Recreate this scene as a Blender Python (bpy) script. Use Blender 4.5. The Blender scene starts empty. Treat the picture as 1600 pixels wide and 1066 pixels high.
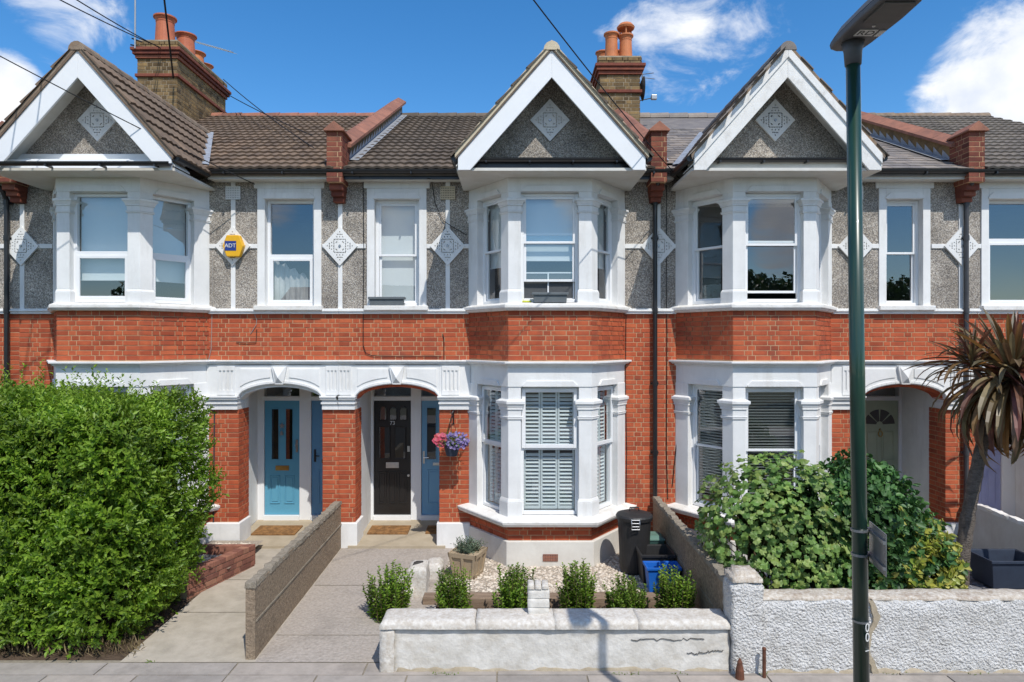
import bpy, math, random
import numpy as np
from mathutils import Vector, Matrix

SC = bpy.context.scene
COL = SC.collection
R = math.radians
rnd = random.Random(11)

# ------------------------------------------------------------------ camera, sky, sun, exposure
F, CAMZ, D = 1039.0, 3.27, 10.6           # focal length in photo pixels, eye height, distance to the main facade
cam_d = bpy.data.cameras.new('camera')
cam = bpy.data.objects.new('camera', cam_d); COL.objects.link(cam)
cam.location = (0, 0, CAMZ); cam.rotation_euler = (R(90), 0, 0)
cam_d.sensor_width = 36; cam_d.lens = 36 * F / 1600; cam_d.clip_end = 3000
SC.camera = cam
SUN = Vector((-.45, 1.0, -1.5)).normalized()      # direction the light travels
SUN_EL = math.asin(-SUN.z); SUN_ROT = math.atan2(-SUN.x, -SUN.y)

def build_world():
    w = bpy.data.worlds.new('World'); SC.world = w; w.use_nodes = True
    nt = w.node_tree; N = nt.nodes; L = nt.links; N.clear()
    def nd(t, **k):
        n = N.new(t)
        for a, b in k.items(): setattr(n, a, b)
        return n
    def math_(op, a, b=None, clamp=False):
        n = nd('ShaderNodeMath', operation=op, use_clamp=clamp)
        for i, v in enumerate((a, b)):
            if v is None: continue
            if hasattr(v, 'is_output'): L.new(v, n.inputs[i])
            else: n.inputs[i].default_value = v
        return n.outputs[0]
    sky = nd('ShaderNodeTexSky', sky_type='NISHITA', sun_disc=False, sun_elevation=SUN_EL, sun_rotation=SUN_ROT)
    sky.air_density = 1.0; sky.dust_density = .25; sky.ozone_density = 3.0; sky.altitude = 200
    tc = nd('ShaderNodeTexCoord')
    d = tc.outputs['Generated']
    # cumulus: soft patches of direction broken up by noise, spread round the whole sky
    spots = [((1610, 165), .986, 1.0), ((1500, 185), .9955, .8), ((1055, 50), .992, .64), ((1150, 25), .994, .64), ((975, 25), .997, .45), ((90, -5), .9945, .72),
             ((-20, 140), .997, .95), ((600, -330), .97, .8), ((-600, 40), .96, 1.0), ((2300, 90), .95, 1.0)]
    dirs = [(Vector((px - 800, F, 533 - py)).normalized(), c, a) for (px, py), c, a in spots]
    for az, el, c, a in ((157, 9, .994, .8), (172, 12, .993, .75), (190, 8, .994, .8), (203, 12, .993, .75), (150, 24, .96, 1), (185, 30, .955, 1), (214, 20, .965, 1), (240, 34, .96, .9), (120, 38, .96, .9), (270, 22, .96, 1), (90, 24, .96, 1), (165, 52, .96, .8), (300, 50, .96, .8)):
        dirs.append((Vector((math.sin(R(az)) * math.cos(R(el)), math.cos(R(az)) * math.cos(R(el)), math.sin(R(el)))), c, a))
    acc = None
    for v, c, a in dirs:
        dp = nd('ShaderNodeVectorMath', operation='DOT_PRODUCT'); L.new(d, dp.inputs[0]); dp.inputs[1].default_value = v
        mr = nd('ShaderNodeMapRange', interpolation_type='SMOOTHSTEP'); L.new(dp.outputs['Value'], mr.inputs[0])
        mr.inputs[1].default_value = c; mr.inputs[2].default_value = 1.0; mr.inputs[4].default_value = a
        acc = mr.outputs[0] if acc is None else math_('MAXIMUM', acc, mr.outputs[0])
    mp = nd('ShaderNodeMapping'); mp.inputs['Scale'].default_value = (1, 1, 1.7); L.new(d, mp.inputs[0])
    n1 = nd('ShaderNodeTexNoise'); n1.inputs['Scale'].default_value = 9; n1.inputs['Detail'].default_value = 13
    n1.inputs['Roughness'].default_value = .62; n1.inputs['Distortion'].default_value = .5; L.new(mp.outputs[0], n1.inputs['Vector'])
    dens = math_('ADD', math_('MULTIPLY', acc, .62), math_('MULTIPLY', n1.outputs[0], .85))
    mr = nd('ShaderNodeMapRange', interpolation_type='SMOOTHSTEP'); L.new(dens, mr.inputs[0])
    mr.inputs[1].default_value = .68; mr.inputs[2].default_value = .93
    n2 = nd('ShaderNodeTexNoise'); n2.inputs['Scale'].default_value = 14; n2.inputs['Detail'].default_value = 5; L.new(d, n2.inputs['Vector'])
    cr = nd('ShaderNodeValToRGB'); L.new(n2.outputs[0], cr.inputs[0])
    cr.color_ramp.elements[0].position = .35; cr.color_ramp.elements[0].color = (4.0, 4.4, 5.2, 1)
    cr.color_ramp.elements[1].position = .6; cr.color_ramp.elements[1].color = (5.6, 5.7, 5.85, 1)
    hs = nd('ShaderNodeHueSaturation'); hs.inputs['Saturation'].default_value = 1.32; hs.inputs['Value'].default_value = .95; L.new(sky.outputs[0], hs.inputs['Color'])
    mx = nd('ShaderNodeMix', data_type='RGBA'); L.new(mr.outputs[0], mx.inputs[0]); L.new(hs.outputs[0], mx.inputs[6]); L.new(cr.outputs[0], mx.inputs[7])
    bg = nd('ShaderNodeBackground'); bg.inputs[1].default_value = .15; L.new(mx.outputs[2], bg.inputs[0])
    out = nd('ShaderNodeOutputWorld'); L.new(bg.outputs[0], out.inputs[0])
build_world()
sun_d = bpy.data.lights.new('sun', 'SUN'); sun_d.energy = 3.3; sun_d.angle = R(.53); sun_d.color = (1, .955, .88)
sun = bpy.data.objects.new('sun', sun_d); COL.objects.link(sun)
sun.rotation_euler = SUN.to_track_quat('-Z', 'Y').to_euler(); sun.location = (4, -8, 16)
vs = SC.view_settings; vs.view_transform = 'Standard'; vs.look = 'None'; vs.exposure = .32; vs.gamma = 1; vs.use_curve_mapping = False
SC.cycles.max_bounces = 6; SC.cycles.transparent_max_bounces = 10; SC.cycles.caustics_reflective = False; SC.cycles.caustics_refractive = False

# ------------------------------------------------------------------ helpers
def wx(px, y): return (px - 800) * y / F
def wz(py, y): return CAMZ + (533 - py) * y / F
UP = Vector((0, 0, 1))

class MB:
    """collects faces of one mesh"""
    def __init__(s): s.v = []; s.f = []
    def quadbox(s, P):                      # 8 points: bottom ring 0-3 ccw, top ring 4-7
        b = len(s.v); s.v += [tuple(p) for p in P]
        s.f += [(b+3, b+2, b+1, b), (b+4, b+5, b+6, b+7)] + [(b+i, b+(i+1) % 4, b+4+(i+1) % 4, b+4+i) for i in range(4)]
        return s
    def box(s, x0, x1, y0, y1, z0, z1):
        return s.quadbox([(x0, y0, z0), (x1, y0, z0), (x1, y1, z0), (x0, y1, z0), (x0, y0, z1), (x1, y0, z1), (x1, y1, z1), (x0, y1, z1)])
    def lbox(s, fr, a0, a1, b0, b1, c0, c1):  # box in a wall frame: a along, b outward, c up
        return s.quadbox([fr(a0, b1, c0), fr(a1, b1, c0), fr(a1, b0, c0), fr(a0, b0, c0), fr(a0, b1, c1), fr(a1, b1, c1), fr(a1, b0, c1), fr(a0, b0, c1)])
    def prism(s, poly, z0, z1, poly1=None):   # ccw polygon in xy, extruded up
        n = len(poly); b = len(s.v); poly1 = poly1 or poly
        s.v += [(p[0], p[1], z0) for p in poly] + [(p[0], p[1], z1) for p in poly1]
        s.f += [tuple(b+i for i in reversed(range(n))), tuple(b+n+i for i in range(n))] + [(b+i, b+(i+1) % n, b+n+(i+1) % n, b+n+i) for i in range(n)]
        return s
    def ext(s, poly, fr, b0, b1):            # polygon in (a,c) of a wall frame, extruded from b0 to b1 (outward); ccw seen from outside
        n = len(poly); k = len(s.v)
        s.v += [tuple(fr(a, b0, c)) for a, c in poly] + [tuple(fr(a, b1, c)) for a, c in poly]
        s.f += [tuple(k+i for i in reversed(range(n))), tuple(k+n+i for i in range(n))] + [(k+i, k+(i+1) % n, k+n+(i+1) % n, k+n+i) for i in range(n)]
        return s
    def tube(s, pts, r, n=8, cap=True):
        pts = [Vector(p) for p in pts]; m = len(pts)
        rs = r if isinstance(r, (list, tuple)) else [r] * m
        b = len(s.v); ref = None
        for i, p in enumerate(pts):
            t = (pts[min(i+1, m-1)] - pts[max(i-1, 0)]).normalized()
            if ref is None:
                ref = t.orthogonal().normalized()
            ref = (ref - t * ref.dot(t)).normalized(); q = t.cross(ref)
            for k in range(n):
                a = 2 * math.pi * k / n
                s.v.append(tuple(p + (ref * math.cos(a) + q * math.sin(a)) * rs[i]))
        for i in range(m - 1):
            for k in range(n):
                s.f.append((b+i*n+k, b+i*n+(k+1) % n, b+(i+1)*n+(k+1) % n, b+(i+1)*n+k))
        if cap:
            s.f += [tuple(b+k for k in reversed(range(n))), tuple(b+(m-1)*n+k for k in range(n))]
        return s
    def lathe(s, prof, c, n=20):             # profile (r,z) about a vertical axis
        b = len(s.v); m = len(prof)
        for r_, z in prof:
            for k in range(n):
                a = 2 * math.pi * k / n; s.v.append((c[0]+r_*math.cos(a), c[1]+r_*math.sin(a), c[2]+z))
        for i in range(m - 1):
            for k in range(n): s.f.append((b+i*n+k, b+i*n+(k+1) % n, b+(i+1)*n+(k+1) % n, b+(i+1)*n+k))
        if prof[0][0] > 1e-6: s.f.append(tuple(b+k for k in reversed(range(n))))
        if prof[-1][0] > 1e-6: s.f.append(tuple(b+(m-1)*n+k for k in range(n)))
        return s
    def quad(s, a, b, c, d):
        k = len(s.v); s.v += [tuple(a), tuple(b), tuple(c), tuple(d)]; s.f.append((k, k+1, k+2, k+3)); return s
    def mesh(s, name, mat, smooth=False):
        me = bpy.data.meshes.new(name); me.from_pydata(s.v, [], s.f); me.update()
        if mat: me.materials.append(M[mat] if isinstance(mat, str) else mat)
        if smooth: me.polygons.foreach_set('use_smooth', [True] * len(me.polygons))
        return me
    def build(s, name, mat, parent=None, bevel=0, smooth=False):
        o = bpy.data.objects.new(name, s.mesh(name, mat, smooth)); COL.objects.link(o); attach(o, parent)
        if bevel:
            m = o.modifiers.new('bevel', 'BEVEL'); m.width = bevel; m.segments = 2; m.limit_method = 'ANGLE'
        return o

def attach(o, parent):
    if parent is None: return
    o.parent = parent
    if parent.type == 'EMPTY': o.matrix_parent_inverse = Matrix.Translation(-Vector(parent.location))
def tag(o, label=None, cat=None, group=None, kind=None):
    if label: o['label'] = label
    if cat: o['category'] = cat
    if group: o['group'] = group
    if kind: o['kind'] = kind
    return o
def thing(name, loc, label, cat, group=None):
    o = bpy.data.objects.new(name, None); o.location = loc; o.empty_display_size = .2; COL.objects.link(o)
    return tag(o, label, cat, group)
def frame(o, u, n):
    o = Vector(o); u = Vector(u).normalized(); n = Vector(n).normalized()
    def f(a, b, c): return o + u * a + n * b + UP * c
    f.o, f.u, f.n = o, u, n
    return f
def instance(name, mesh, parent, mat4):
    o = bpy.data.objects.new(name, mesh); COL.objects.link(o); o.parent = parent
    if parent is not None and parent.type == 'EMPTY': o.matrix_parent_inverse = Matrix.Translation(-Vector(parent.location))
    o.matrix_basis = mat4
    return o
def basis(loc, x, y, z):
    return Matrix(((x[0], y[0], z[0], loc[0]), (x[1], y[1], z[1], loc[1]), (x[2], y[2], z[2], loc[2]), (0, 0, 0, 1)))
def text_part(name, s, size, fr, mat, parent, depth=.003, rot=0):
    cu = bpy.data.curves.new(name, 'FONT'); cu.body = s; cu.size = size; cu.extrude = depth; cu.align_x = 'CENTER'; cu.align_y = 'CENTER'
    t = bpy.data.objects.new(name, cu); COL.objects.link(t)
    me = bpy.data.meshes.new_from_object(t.evaluated_get(bpy.context.evaluated_depsgraph_get()))
    bpy.data.objects.remove(t); me.materials.clear(); me.materials.append(M[mat])
    Mx = basis(fr.o, fr.u, UP, fr.n) @ Matrix.Rotation(rot, 4, 'Z')
    me.transform(Mx)
    o = bpy.data.objects.new(name, me); COL.objects.link(o); attach(o, parent); return o

# ------------------------------------------------------------------ materials
M = {}
def mat(name, c1, c2=None, scale=3.0, rough=.75, spec=.35, metal=0., bump=.0, bscale=60., bdist=.01, fine=0., var=0., varcol=None, stain=None, detail=6, aniso=None, coat=0.):
    """two-tone noise colour + optional per-piece variation, bump relief and stains of a second colour"""
    m = bpy.data.materials.new(name); m.use_nodes = True; M[name] = m
    nt = m.node_tree; N = nt.nodes; L = nt.links
    p = N['Principled BSDF']; p.inputs['Roughness'].default_value = rough; p.inputs['Metallic'].default_value = metal
    p.inputs['Specular IOR Level'].default_value = spec; p.inputs['Coat Weight'].default_value = coat
    g = N.new('ShaderNodeNewGeometry')
    pos = g.outputs['Position']
    if aniso:
        mp = N.new('ShaderNodeMapping'); mp.inputs['Scale'].default_value = aniso; L.new(pos, mp.inputs[0]); pos = mp.outputs[0]
    c2 = c2 or tuple(x * .8 for x in c1)
    n = N.new('ShaderNodeTexNoise'); n.inputs['Scale'].default_value = scale; n.inputs['Detail'].default_value = detail; n.inputs['Roughness'].default_value = .65
    L.new(pos, n.inputs['Vector'])
    cr = N.new('ShaderNodeValToRGB'); L.new(n.outputs[0], cr.inputs[0])
    cr.color_ramp.elements[0].position = .32; cr.color_ramp.elements[0].color = (*c2, 1)
    cr.color_ramp.elements[1].position = .66; cr.color_ramp.elements[1].color = (*c1, 1)
    col = cr.outputs[0]
    def mixc(fac, a, b, mode='MIX'):
        x = N.new('ShaderNodeMix'); x.data_type = 'RGBA'; x.blend_type = mode
        if hasattr(fac, 'is_output'): L.new(fac, x.inputs[0])
        else: x.inputs[0].default_value = fac
        L.new(a, x.inputs[6])
        if hasattr(b, 'is_output'): L.new(b, x.inputs[7])
        else: x.inputs[7].default_value = (*b, 1)
        return x.outputs[2]
    if var:
        oi = N.new('ShaderNodeObjectInfo')
        ad = N.new('ShaderNodeMath'); ad.operation = 'ADD'; L.new(oi.outputs['Random'], ad.inputs[0]); L.new(g.outputs['Random Per Island'], ad.inputs[1])
        fr = N.new('ShaderNodeMath'); fr.operation = 'FRACT'; L.new(ad.outputs[0], fr.inputs[0])
        r2 = N.new('ShaderNodeValToRGB'); L.new(fr.outputs[0], r2.inputs[0]); r2.color_ramp.interpolation = 'LINEAR'
        cols = varcol or [(.7, .7, .7), (1, 1, 1), (1.15, 1.1, 1.05)]
        els = r2.color_ramp.elements
        while len(els) < len(cols): els.new(.5)
        for i, c in enumerate(cols): els[i].position = i / (len(cols) - 1); els[i].color = (*c, 1)
        col = mixc(var, col, r2.outputs[0], 'MULTIPLY')
    if stain:
        sc, amt, colr, asc = stain
        mp = N.new('ShaderNodeMapping'); mp.inputs['Scale'].default_value = asc; L.new(g.outputs['Position'], mp.inputs[0])
        n3 = N.new('ShaderNodeTexNoise'); n3.inputs['Scale'].default_value = sc; n3.inputs['Detail'].default_value = 8; n3.inputs['Roughness'].default_value = .7; L.new(mp.outputs[0], n3.inputs['Vector'])
        mr = N.new('ShaderNodeMapRange'); L.new(n3.outputs[0], mr.inputs[0]); mr.inputs[1].default_value = .52; mr.inputs[2].default_value = .78; mr.inputs[4].default_value = amt
        col = mixc(mr.outputs[0], col, colr)
    L.new(col, p.inputs['Base Color'])
    if bump:
        nb = N.new('ShaderNodeTexNoise'); nb.inputs['Scale'].default_value = bscale; nb.inputs['Detail'].default_value = 5; L.new(pos, nb.inputs['Vector'])
        b = N.new('ShaderNodeBump'); b.inputs['Strength'].default_value = bump; b.inputs['Distance'].default_value = bdist
        L.new(nb.outputs[0], b.inputs['Height']); L.new(b.outputs[0], p.inputs['Normal'])
    return m

def pebble_mat(name, scale, cols, bump=.9, bdist=.012, rough=.85):
    m = bpy.data.materials.new(name); m.use_nodes = True; M[name] = m
    N = m.node_tree.nodes; L = m.node_tree.links; p = N['Principled BSDF']; p.inputs['Roughness'].default_value = rough; p.inputs['Specular IOR Level'].default_value = .25
    g = N.new('ShaderNodeNewGeometry')
    v = N.new('ShaderNodeTexVoronoi'); v.inputs['Scale'].default_value = scale; L.new(g.outputs['Position'], v.inputs['Vector'])
    cr = N.new('ShaderNodeValToRGB'); cr.color_ramp.interpolation = 'CONSTANT'
    sx = N.new('ShaderNodeSeparateColor'); L.new(v.outputs['Color'], sx.inputs[0]); L.new(sx.outputs[0], cr.inputs[0])
    els = cr.color_ramp.elements
    while len(els) < len(cols): els.new(.5)
    for i, c in enumerate(cols): els[i].position = i / len(cols); els[i].color = (*c, 1)
    n = N.new('ShaderNodeTexNoise'); n.inputs['Scale'].default_value = 1.6; n.inputs['Detail'].default_value = 5; L.new(g.outputs['Position'], n.inputs['Vector'])
    mr = N.new('ShaderNodeMapRange'); L.new(n.outputs[0], mr.inputs[0]); mr.inputs[1].default_value = .3; mr.inputs[2].default_value = .7; mr.inputs[3].default_value = .62; mr.inputs[4].default_value = 1.28
    mx = N.new('ShaderNodeMix'); mx.data_type = 'RGBA'; mx.blend_type = 'MULTIPLY'; mx.inputs[0].default_value = 1
    L.new(cr.outputs[0], mx.inputs[6]); L.new(mr.outputs[0], mx.inputs[7]); L.new(mx.outputs[2], p.inputs['Base Color'])
    b = N.new('ShaderNodeBump'); b.inputs['Strength'].default_value = bump; b.inputs['Distance'].default_value = bdist; b.invert = True
    L.new(v.outputs['Distance'], b.inputs['Height']); L.new(b.outputs[0], p.inputs['Normal'])
    return m

def leaf_mat(name, cols, trans=.35, rough=.42, spec=.45):
    m = bpy.data.materials.new(name); m.use_nodes = True; M[name] = m
    N = m.node_tree.nodes; L = m.node_tree.links; p = N['Principled BSDF']; p.inputs['Roughness'].default_value = rough; p.inputs['Specular IOR Level'].default_value = spec
    g = N.new('ShaderNodeNewGeometry'); oi = N.new('ShaderNodeObjectInfo')
    ad = N.new('ShaderNodeMath'); ad.operation = 'ADD'; L.new(oi.outputs['Random'], ad.inputs[0]); L.new(g.outputs['Random Per Island'], ad.inputs[1])
    fr = N.new('ShaderNodeMath'); fr.operation = 'FRACT'; L.new(ad.outputs[0], fr.inputs[0])
    cr = N.new('ShaderNodeValToRGB'); L.new(fr.outputs[0], cr.inputs[0]); els = cr.color_ramp.elements
    while len(els) < len(cols): els.new(.5)
    for i, c in enumerate(cols): els[i].position = i / (len(cols) - 1); els[i].color = (*c, 1)
    n = N.new('ShaderNodeTexNoise'); n.inputs['Scale'].default_value = 2.2; n.inputs['Detail'].default_value = 4; L.new(g.outputs['Position'], n.inputs['Vector'])
    mr = N.new('ShaderNodeMapRange'); L.new(n.outputs[0], mr.inputs[0]); mr.inputs[1].default_value = .35; mr.inputs[2].default_value = .65; mr.inputs[3].default_value = .7; mr.inputs[4].default_value = 1.3
    mx = N.new('ShaderNodeMix'); mx.data_type = 'RGBA'; mx.blend_type = 'MULTIPLY'; mx.inputs[0].default_value = 1
    L.new(cr.outputs[0], mx.inputs[6]); L.new(mr.outputs[0], mx.inputs[7]); L.new(mx.outputs[2], p.inputs['Base Color'])
    t = N.new('ShaderNodeBsdfTranslucent'); L.new(mx.outputs[2], t.inputs[0])
    ms = N.new('ShaderNodeMixShader'); ms.inputs[0].default_value = trans; L.new(p.outputs[0], ms.inputs[1]); L.new(t.outputs[0], ms.inputs[2])
    L.new(ms.outputs[0], N['Material Output'].inputs[0])
    return m

def glass_mat(name, tint=(.90, .94, .94), boost=.16, wav=.15):
    m = bpy.data.materials.new(name); m.use_nodes = True; M[name] = m
    N = m.node_tree.nodes; L = m.node_tree.links; N.remove(N['Principled BSDF'])
    t = N.new('ShaderNodeBsdfTransparent'); t.inputs[0].default_value = (*tint, 1)
    gl = N.new('ShaderNodeBsdfGlossy'); gl.inputs['Roughness'].default_value = .01; gl.inputs[0].default_value = (.95, .97, 1, 1)
    g = N.new('ShaderNodeNewGeometry')
    n = N.new('ShaderNodeTexNoise'); n.inputs['Scale'].default_value = 1.7; n.inputs['Detail'].default_value = 1; L.new(g.outputs['Position'], n.inputs['Vector'])
    b = N.new('ShaderNodeBump'); b.inputs['Strength'].default_value = wav; b.inputs['Distance'].default_value = .01; L.new(n.outputs[0], b.inputs['Height']); L.new(b.outputs[0], gl.inputs['Normal'])
    dt = N.new('ShaderNodeVectorMath'); dt.operation = 'DOT_PRODUCT'; L.new(g.outputs['Incoming'], dt.inputs[0]); L.new(g.outputs['Normal'], dt.inputs[1])
    ab = N.new('ShaderNodeMath'); ab.operation = 'ABSOLUTE'; L.new(dt.outputs['Value'], ab.inputs[0])
    om = N.new('ShaderNodeMath'); om.operation = 'SUBTRACT'; om.inputs[0].default_value = 1.0; L.new(ab.outputs[0], om.inputs[1])
    pw = N.new('ShaderNodeMath'); pw.operation = 'POWER'; L.new(om.outputs[0], pw.inputs[0]); pw.inputs[1].default_value = 5.0
    ml = N.new('ShaderNodeMath'); ml.operation = 'MULTIPLY_ADD'; L.new(pw.outputs[0], ml.inputs[0]); ml.inputs[1].default_value = .9; ml.inputs[2].default_value = boost; ml.use_clamp = True
    ms = N.new('ShaderNodeMixShader'); L.new(ml.outputs[0], ms.inputs[0]); L.new(t.outputs[0], ms.inputs[1]); L.new(gl.outputs[0], ms.inputs[2])
    L.new(ms.outputs[0], N['Material Output'].inputs[0])
    return m

BV = [(.58, .55, .6), (.82, .76, .78), (1, 1, 1), (1.04, 1.0, .95), (1.22, 1.4, 1.3)]
mat('brick_red', (.49, .114, .050), (.38, .082, .039), 9, .85, .2, bump=.35, bscale=90, bdist=.006, var=.65, varcol=BV, stain=(1.8, .65, (.16, .07, .055), (1, 1, .8)))
mat('brick_dark', (.26, .085, .055), (.16, .06, .045), 8, .85, .2, bump=.35, bscale=90, bdist=.006, var=.9, varcol=BV)
mat('brick_pink', (.33, .155, .11), (.22, .10, .075), 8, .9, .15, bump=.35, bscale=90, bdist=.006, var=.8, varcol=BV)
mat('brick_stock', (.27, .19, .095), (.15, .105, .06), 7, .9, .2, bump=.4, bscale=70, bdist=.008, var=.9, varcol=[(.4, .38, .36), (.8, .76, .7), (1, 1, 1), (1.3, 1.2, 1.0)], stain=(2.5, .7, (.06, .055, .05), (1, 1, 1)))
mat('mortar', (.56, .37, .225), (.44, .275, .16), 6, .95, .1, bump=.4, bscale=120, bdist=.004)
mat('mortar_dark', (.42, .35, .26), (.26, .215, .155), 6, .95, .1, bump=.4, bscale=120, bdist=.004)
mat('white_render', (.80, .80, .79), (.71, .71, .70), 2.6, .7, .3, bump=.25, bscale=35, bdist=.005, stain=(4.2, .40, (.43, .40, .35), (1, 1, .22)))
mat('white_sill', (.80, .79, .77), (.68, .66, .62), 5, .75, .3, bump=.35, bscale=40, bdist=.006, stain=(7, .6, (.33, .29, .24), (1, 1, 2)))
mat('plinth_white', (.70, .68, .63), (.60, .57, .52), 2.5, .85, .2, bump=.3, bscale=25, bdist=.006, stain=(2.2, .5, (.45, .40, .33), (1, 1, .5)))
mat('upvc', (.80, .81, .82), (.77, .78, .79), 3, .32, .5)
mat('timber_white', (.78, .78, .77), (.70, .69, .67), 6, .6, .35, bump=.2, bscale=50, stain=(9, .5, (.30, .26, .21), (1, 1, .6)))
mat('soffit', (.66, .65, .61), (.58, .56, .51), 3, .8, .2, bump=.1, stain=(4, .35, (.42, .37, .29), (1, 1, 1)))
pebble_mat('pebbledash', 92, [(.16, .145, .13), (.40, .35, .29), (.27, .24, .215), (.46, .415, .36), (.22, .20, .18), (.57, .53, .475), (.34, .295, .245)], .75, .009)
mat('roughcast', (.76, .755, .745), (.60, .59, .57), 7, .85, .2, bump=1.0, bscale=40, bdist=.06, stain=(2.2, .65, (.40, .365, .31), (1, 1, 1.3)))
mat('tile_brown', (.20, .145, .105), (.125, .092, .07), 5, .85, .25, bump=.35, bscale=90, bdist=.006, var=.8, varcol=[(.72, .7, .7), (.95, .95, .95), (1.25, 1.18, 1.1)], stain=(3, .35, (.25, .2, .14), (1, 1, 1)))
mat('tile_dark', (.15, .118, .092), (.10, .08, .064), 5, .85, .25, bump=.35, bscale=90, bdist=.006, var=.8, varcol=[(.75, .75, .75), (1, 1, 1), (1.2, 1.17, 1.12)])
mat('slate', (.27, .24, .215), (.19, .168, .155), 4, .7, .35, bump=.25, bscale=50, bdist=.006, var=.85, varcol=[(.65, .66, .7), (1, 1, 1), (1.25, 1.18, 1.1)], stain=(4, .35, (.3, .26, .2), (1, 1, 1)))
mat('tile_grey', (.20, .175, .15), (.14, .12, .105), 5, .85, .25, bump=.35, bscale=90, bdist=.006, var=.8, varcol=[(.75, .75, .75), (1, 1, 1), (1.2, 1.17, 1.12)], stain=(1.2, .3, (.34, .3, .22), (1, 1, 1)))
mat('terracotta', (.34, .15, .10), (.22, .105, .075), 6, .8, .25, bump=.2, bscale=50, var=.7, varcol=[(.6, .6, .62), (1, 1, 1), (1.2, 1.15, 1.1)], stain=(5, .5, (.16, .10, .08), (1, 1, 1)))
mat('clay_pot', (.50, .155, .075), (.40, .115, .06), 5, .6, .35, stain=(4, .3, (.2, .09, .06), (1, 1, 1)))
mat('clay_pot_orange', (.58, .20, .075), (.46, .15, .06), 5, .6, .35, stain=(4, .3, (.25, .12, .07), (1, 1, 1)))
mat('verge_mortar', (.62, .54, .40), (.5, .42, .3), 8, .9, .15, bump=.3)
mat('ridge_stone', (.28, .22, .165), (.16, .12, .095), 6, .9, .15, bump=.3, var=.7, stain=(5, .5, (.45, .22, .06), (1, 1, 1)))
mat('lead', (.42, .44, .47), (.3, .32, .35), 6, .5, .5, metal=.35, bump=.2, bscale=30, stain=(7, .6, (.62, .63, .64), (1, 1, 1)))
mat('gutter_black', (.018, .018, .02), (.012, .012, .014), 5, .35, .5)
mat('pipe_grey', (.055, .055, .06), (.035, .035, .04), 5, .45, .5)
mat('fascia_navy', (.02, .024, .033), (.015, .017, .024), 5, .35, .5)
mat('cable', (.012, .012, .013), None, 5, .6, .3)
mat('cable_pale', (.34, .32, .3), None, 5, .6, .3)
mat('interior', (.11, .105, .10), (.09, .085, .08), 2, .9, .1)
mat('blind_white', (.70, .73, .74), (.66, .69, .70), 2, .85, .15)
mat('blind_slat', (.62, .63, .62), (.57, .58, .57), 2, .6, .3)
mat('shutter', (.74, .78, .79), (.71, .75, .76), 2, .5, .4)
mat('curtain', (.60, .58, .57), (.3, .29, .3), 1.6, .9, .1, aniso=(3, 1, .8))
mat('screen_mesh', (.10, .105, .11), (.08, .085, .09), 30, .9, .1)
mat('door_blue', (.11, .34, .49), (.10, .32, .47), 2, .42, .45)
mat('door_blue_grey', (.13, .30, .49), (.12, .285, .47), 2, .42, .45)
mat('door_sky', (.165, .37, .56), (.155, .35, .54), 2, .42, .45)
mat('door_black', (.016, .014, .014), (.011, .010, .010), 3, .3, .5)
mat('door_green', (.44, .49, .36), (.34, .38, .275), 2, .5, .4)
mat('door_lilac', (.38, .42, .66), (.29, .32, .53), 2, .5, .4)
mat('brass', (.55, .38, .13), (.4, .27, .09), 9, .35, .5, metal=.9)
mat('chrome', (.62, .62, .60), (.5, .5, .5), 9, .3, .5, metal=.9)
mat('steel', (.42, .43, .44), (.33, .34, .35), 9, .38, .5, metal=.8)
mat('mat_coir', (.36, .19, .075), (.14, .075, .035), 14, .95, .1, bump=.8, bscale=150, bdist=.01)
mat('porch_concrete', (.46, .39, .29), (.36, .30, .215), 2.4, .9, .2, bump=.2, bscale=60, stain=(3, .4, (.24, .2, .15), (1, 1, 1)))
mat('concrete_path', (.43, .38, .335), (.30, .265, .23), 30, .92, .2, bump=.8, bscale=26, bdist=.02, stain=(1.7, .6, (.19, .17, .145), (1, 1, 1)))
mat('concrete_pale', (.46, .41, .34), (.36, .32, .26), 5, .9, .2, bump=.35, bscale=60, stain=(2.0, .65, (.21, .185, .15), (1, 1, 1)))
mat('concrete_wall', (.36, .28, .20), (.18, .135, .095), 30, .95, .15, bump=.9, bscale=60, bdist=.018, stain=(2.4, .6, (.11, .085, .065), (1, 1, 1)))
mat('concrete_cap', (.33, .29, .235), (.2, .17, .13), 22, .95, .1, bump=.9, bscale=60, bdist=.015, stain=(7, .6, (.13, .1, .07), (1, 1, 1)))
mat('garden_wall_white', (.68, .66, .62), (.50, .475, .43), 7, .85, .2, bump=.5, bscale=26, bdist=.015, stain=(2.6, .85, (.40, .35, .28), (1, 1, 1.6)))
mat('coping_white', (.66, .635, .59), (.46, .41, .35), 24, .9, .15, bump=.6, bscale=30, bdist=.012, stain=(4, .7, (.33, .28, .22), (1, 1, 1)))
mat('lichen_top', (.62, .58, .52), (.36, .29, .22), 26, .95, .1, bump=.7, bscale=40, bdist=.015, stain=(7, .9, (.2, .13, .09), (1, 1, 1)))
mat('render_bare', (.42, .36, .27), (.3, .25, .18), 9, .95, .1, bump=.5, bscale=50, bdist=.01)
mat('paving', (.36, .325, .295), (.28, .255, .23), 6, .9, .2, bump=.25, bscale=90, var=.8, varcol=[(.74, .74, .76), (1, 1, 1), (1.18, 1.14, 1.1)], stain=(2.6, .65, (.18, .16, .145), (1, 1, 1)))
mat('asphalt', (.058, .057, .057), (.04, .04, .04), 30, .9, .25, bump=.5, bscale=160)
mat('kerb', (.32, .31, .30), (.25, .24, .23), 8, .9, .2, bump=.2)
mat('joint_sand', (.30, .265, .21), (.2, .175, .14), 20, .95, .1, bump=.4)
mat('soil', (.12, .085, .06), (.07, .05, .036), 10, .95, .1, bump=.9, bscale=40, bdist=.03)
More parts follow.
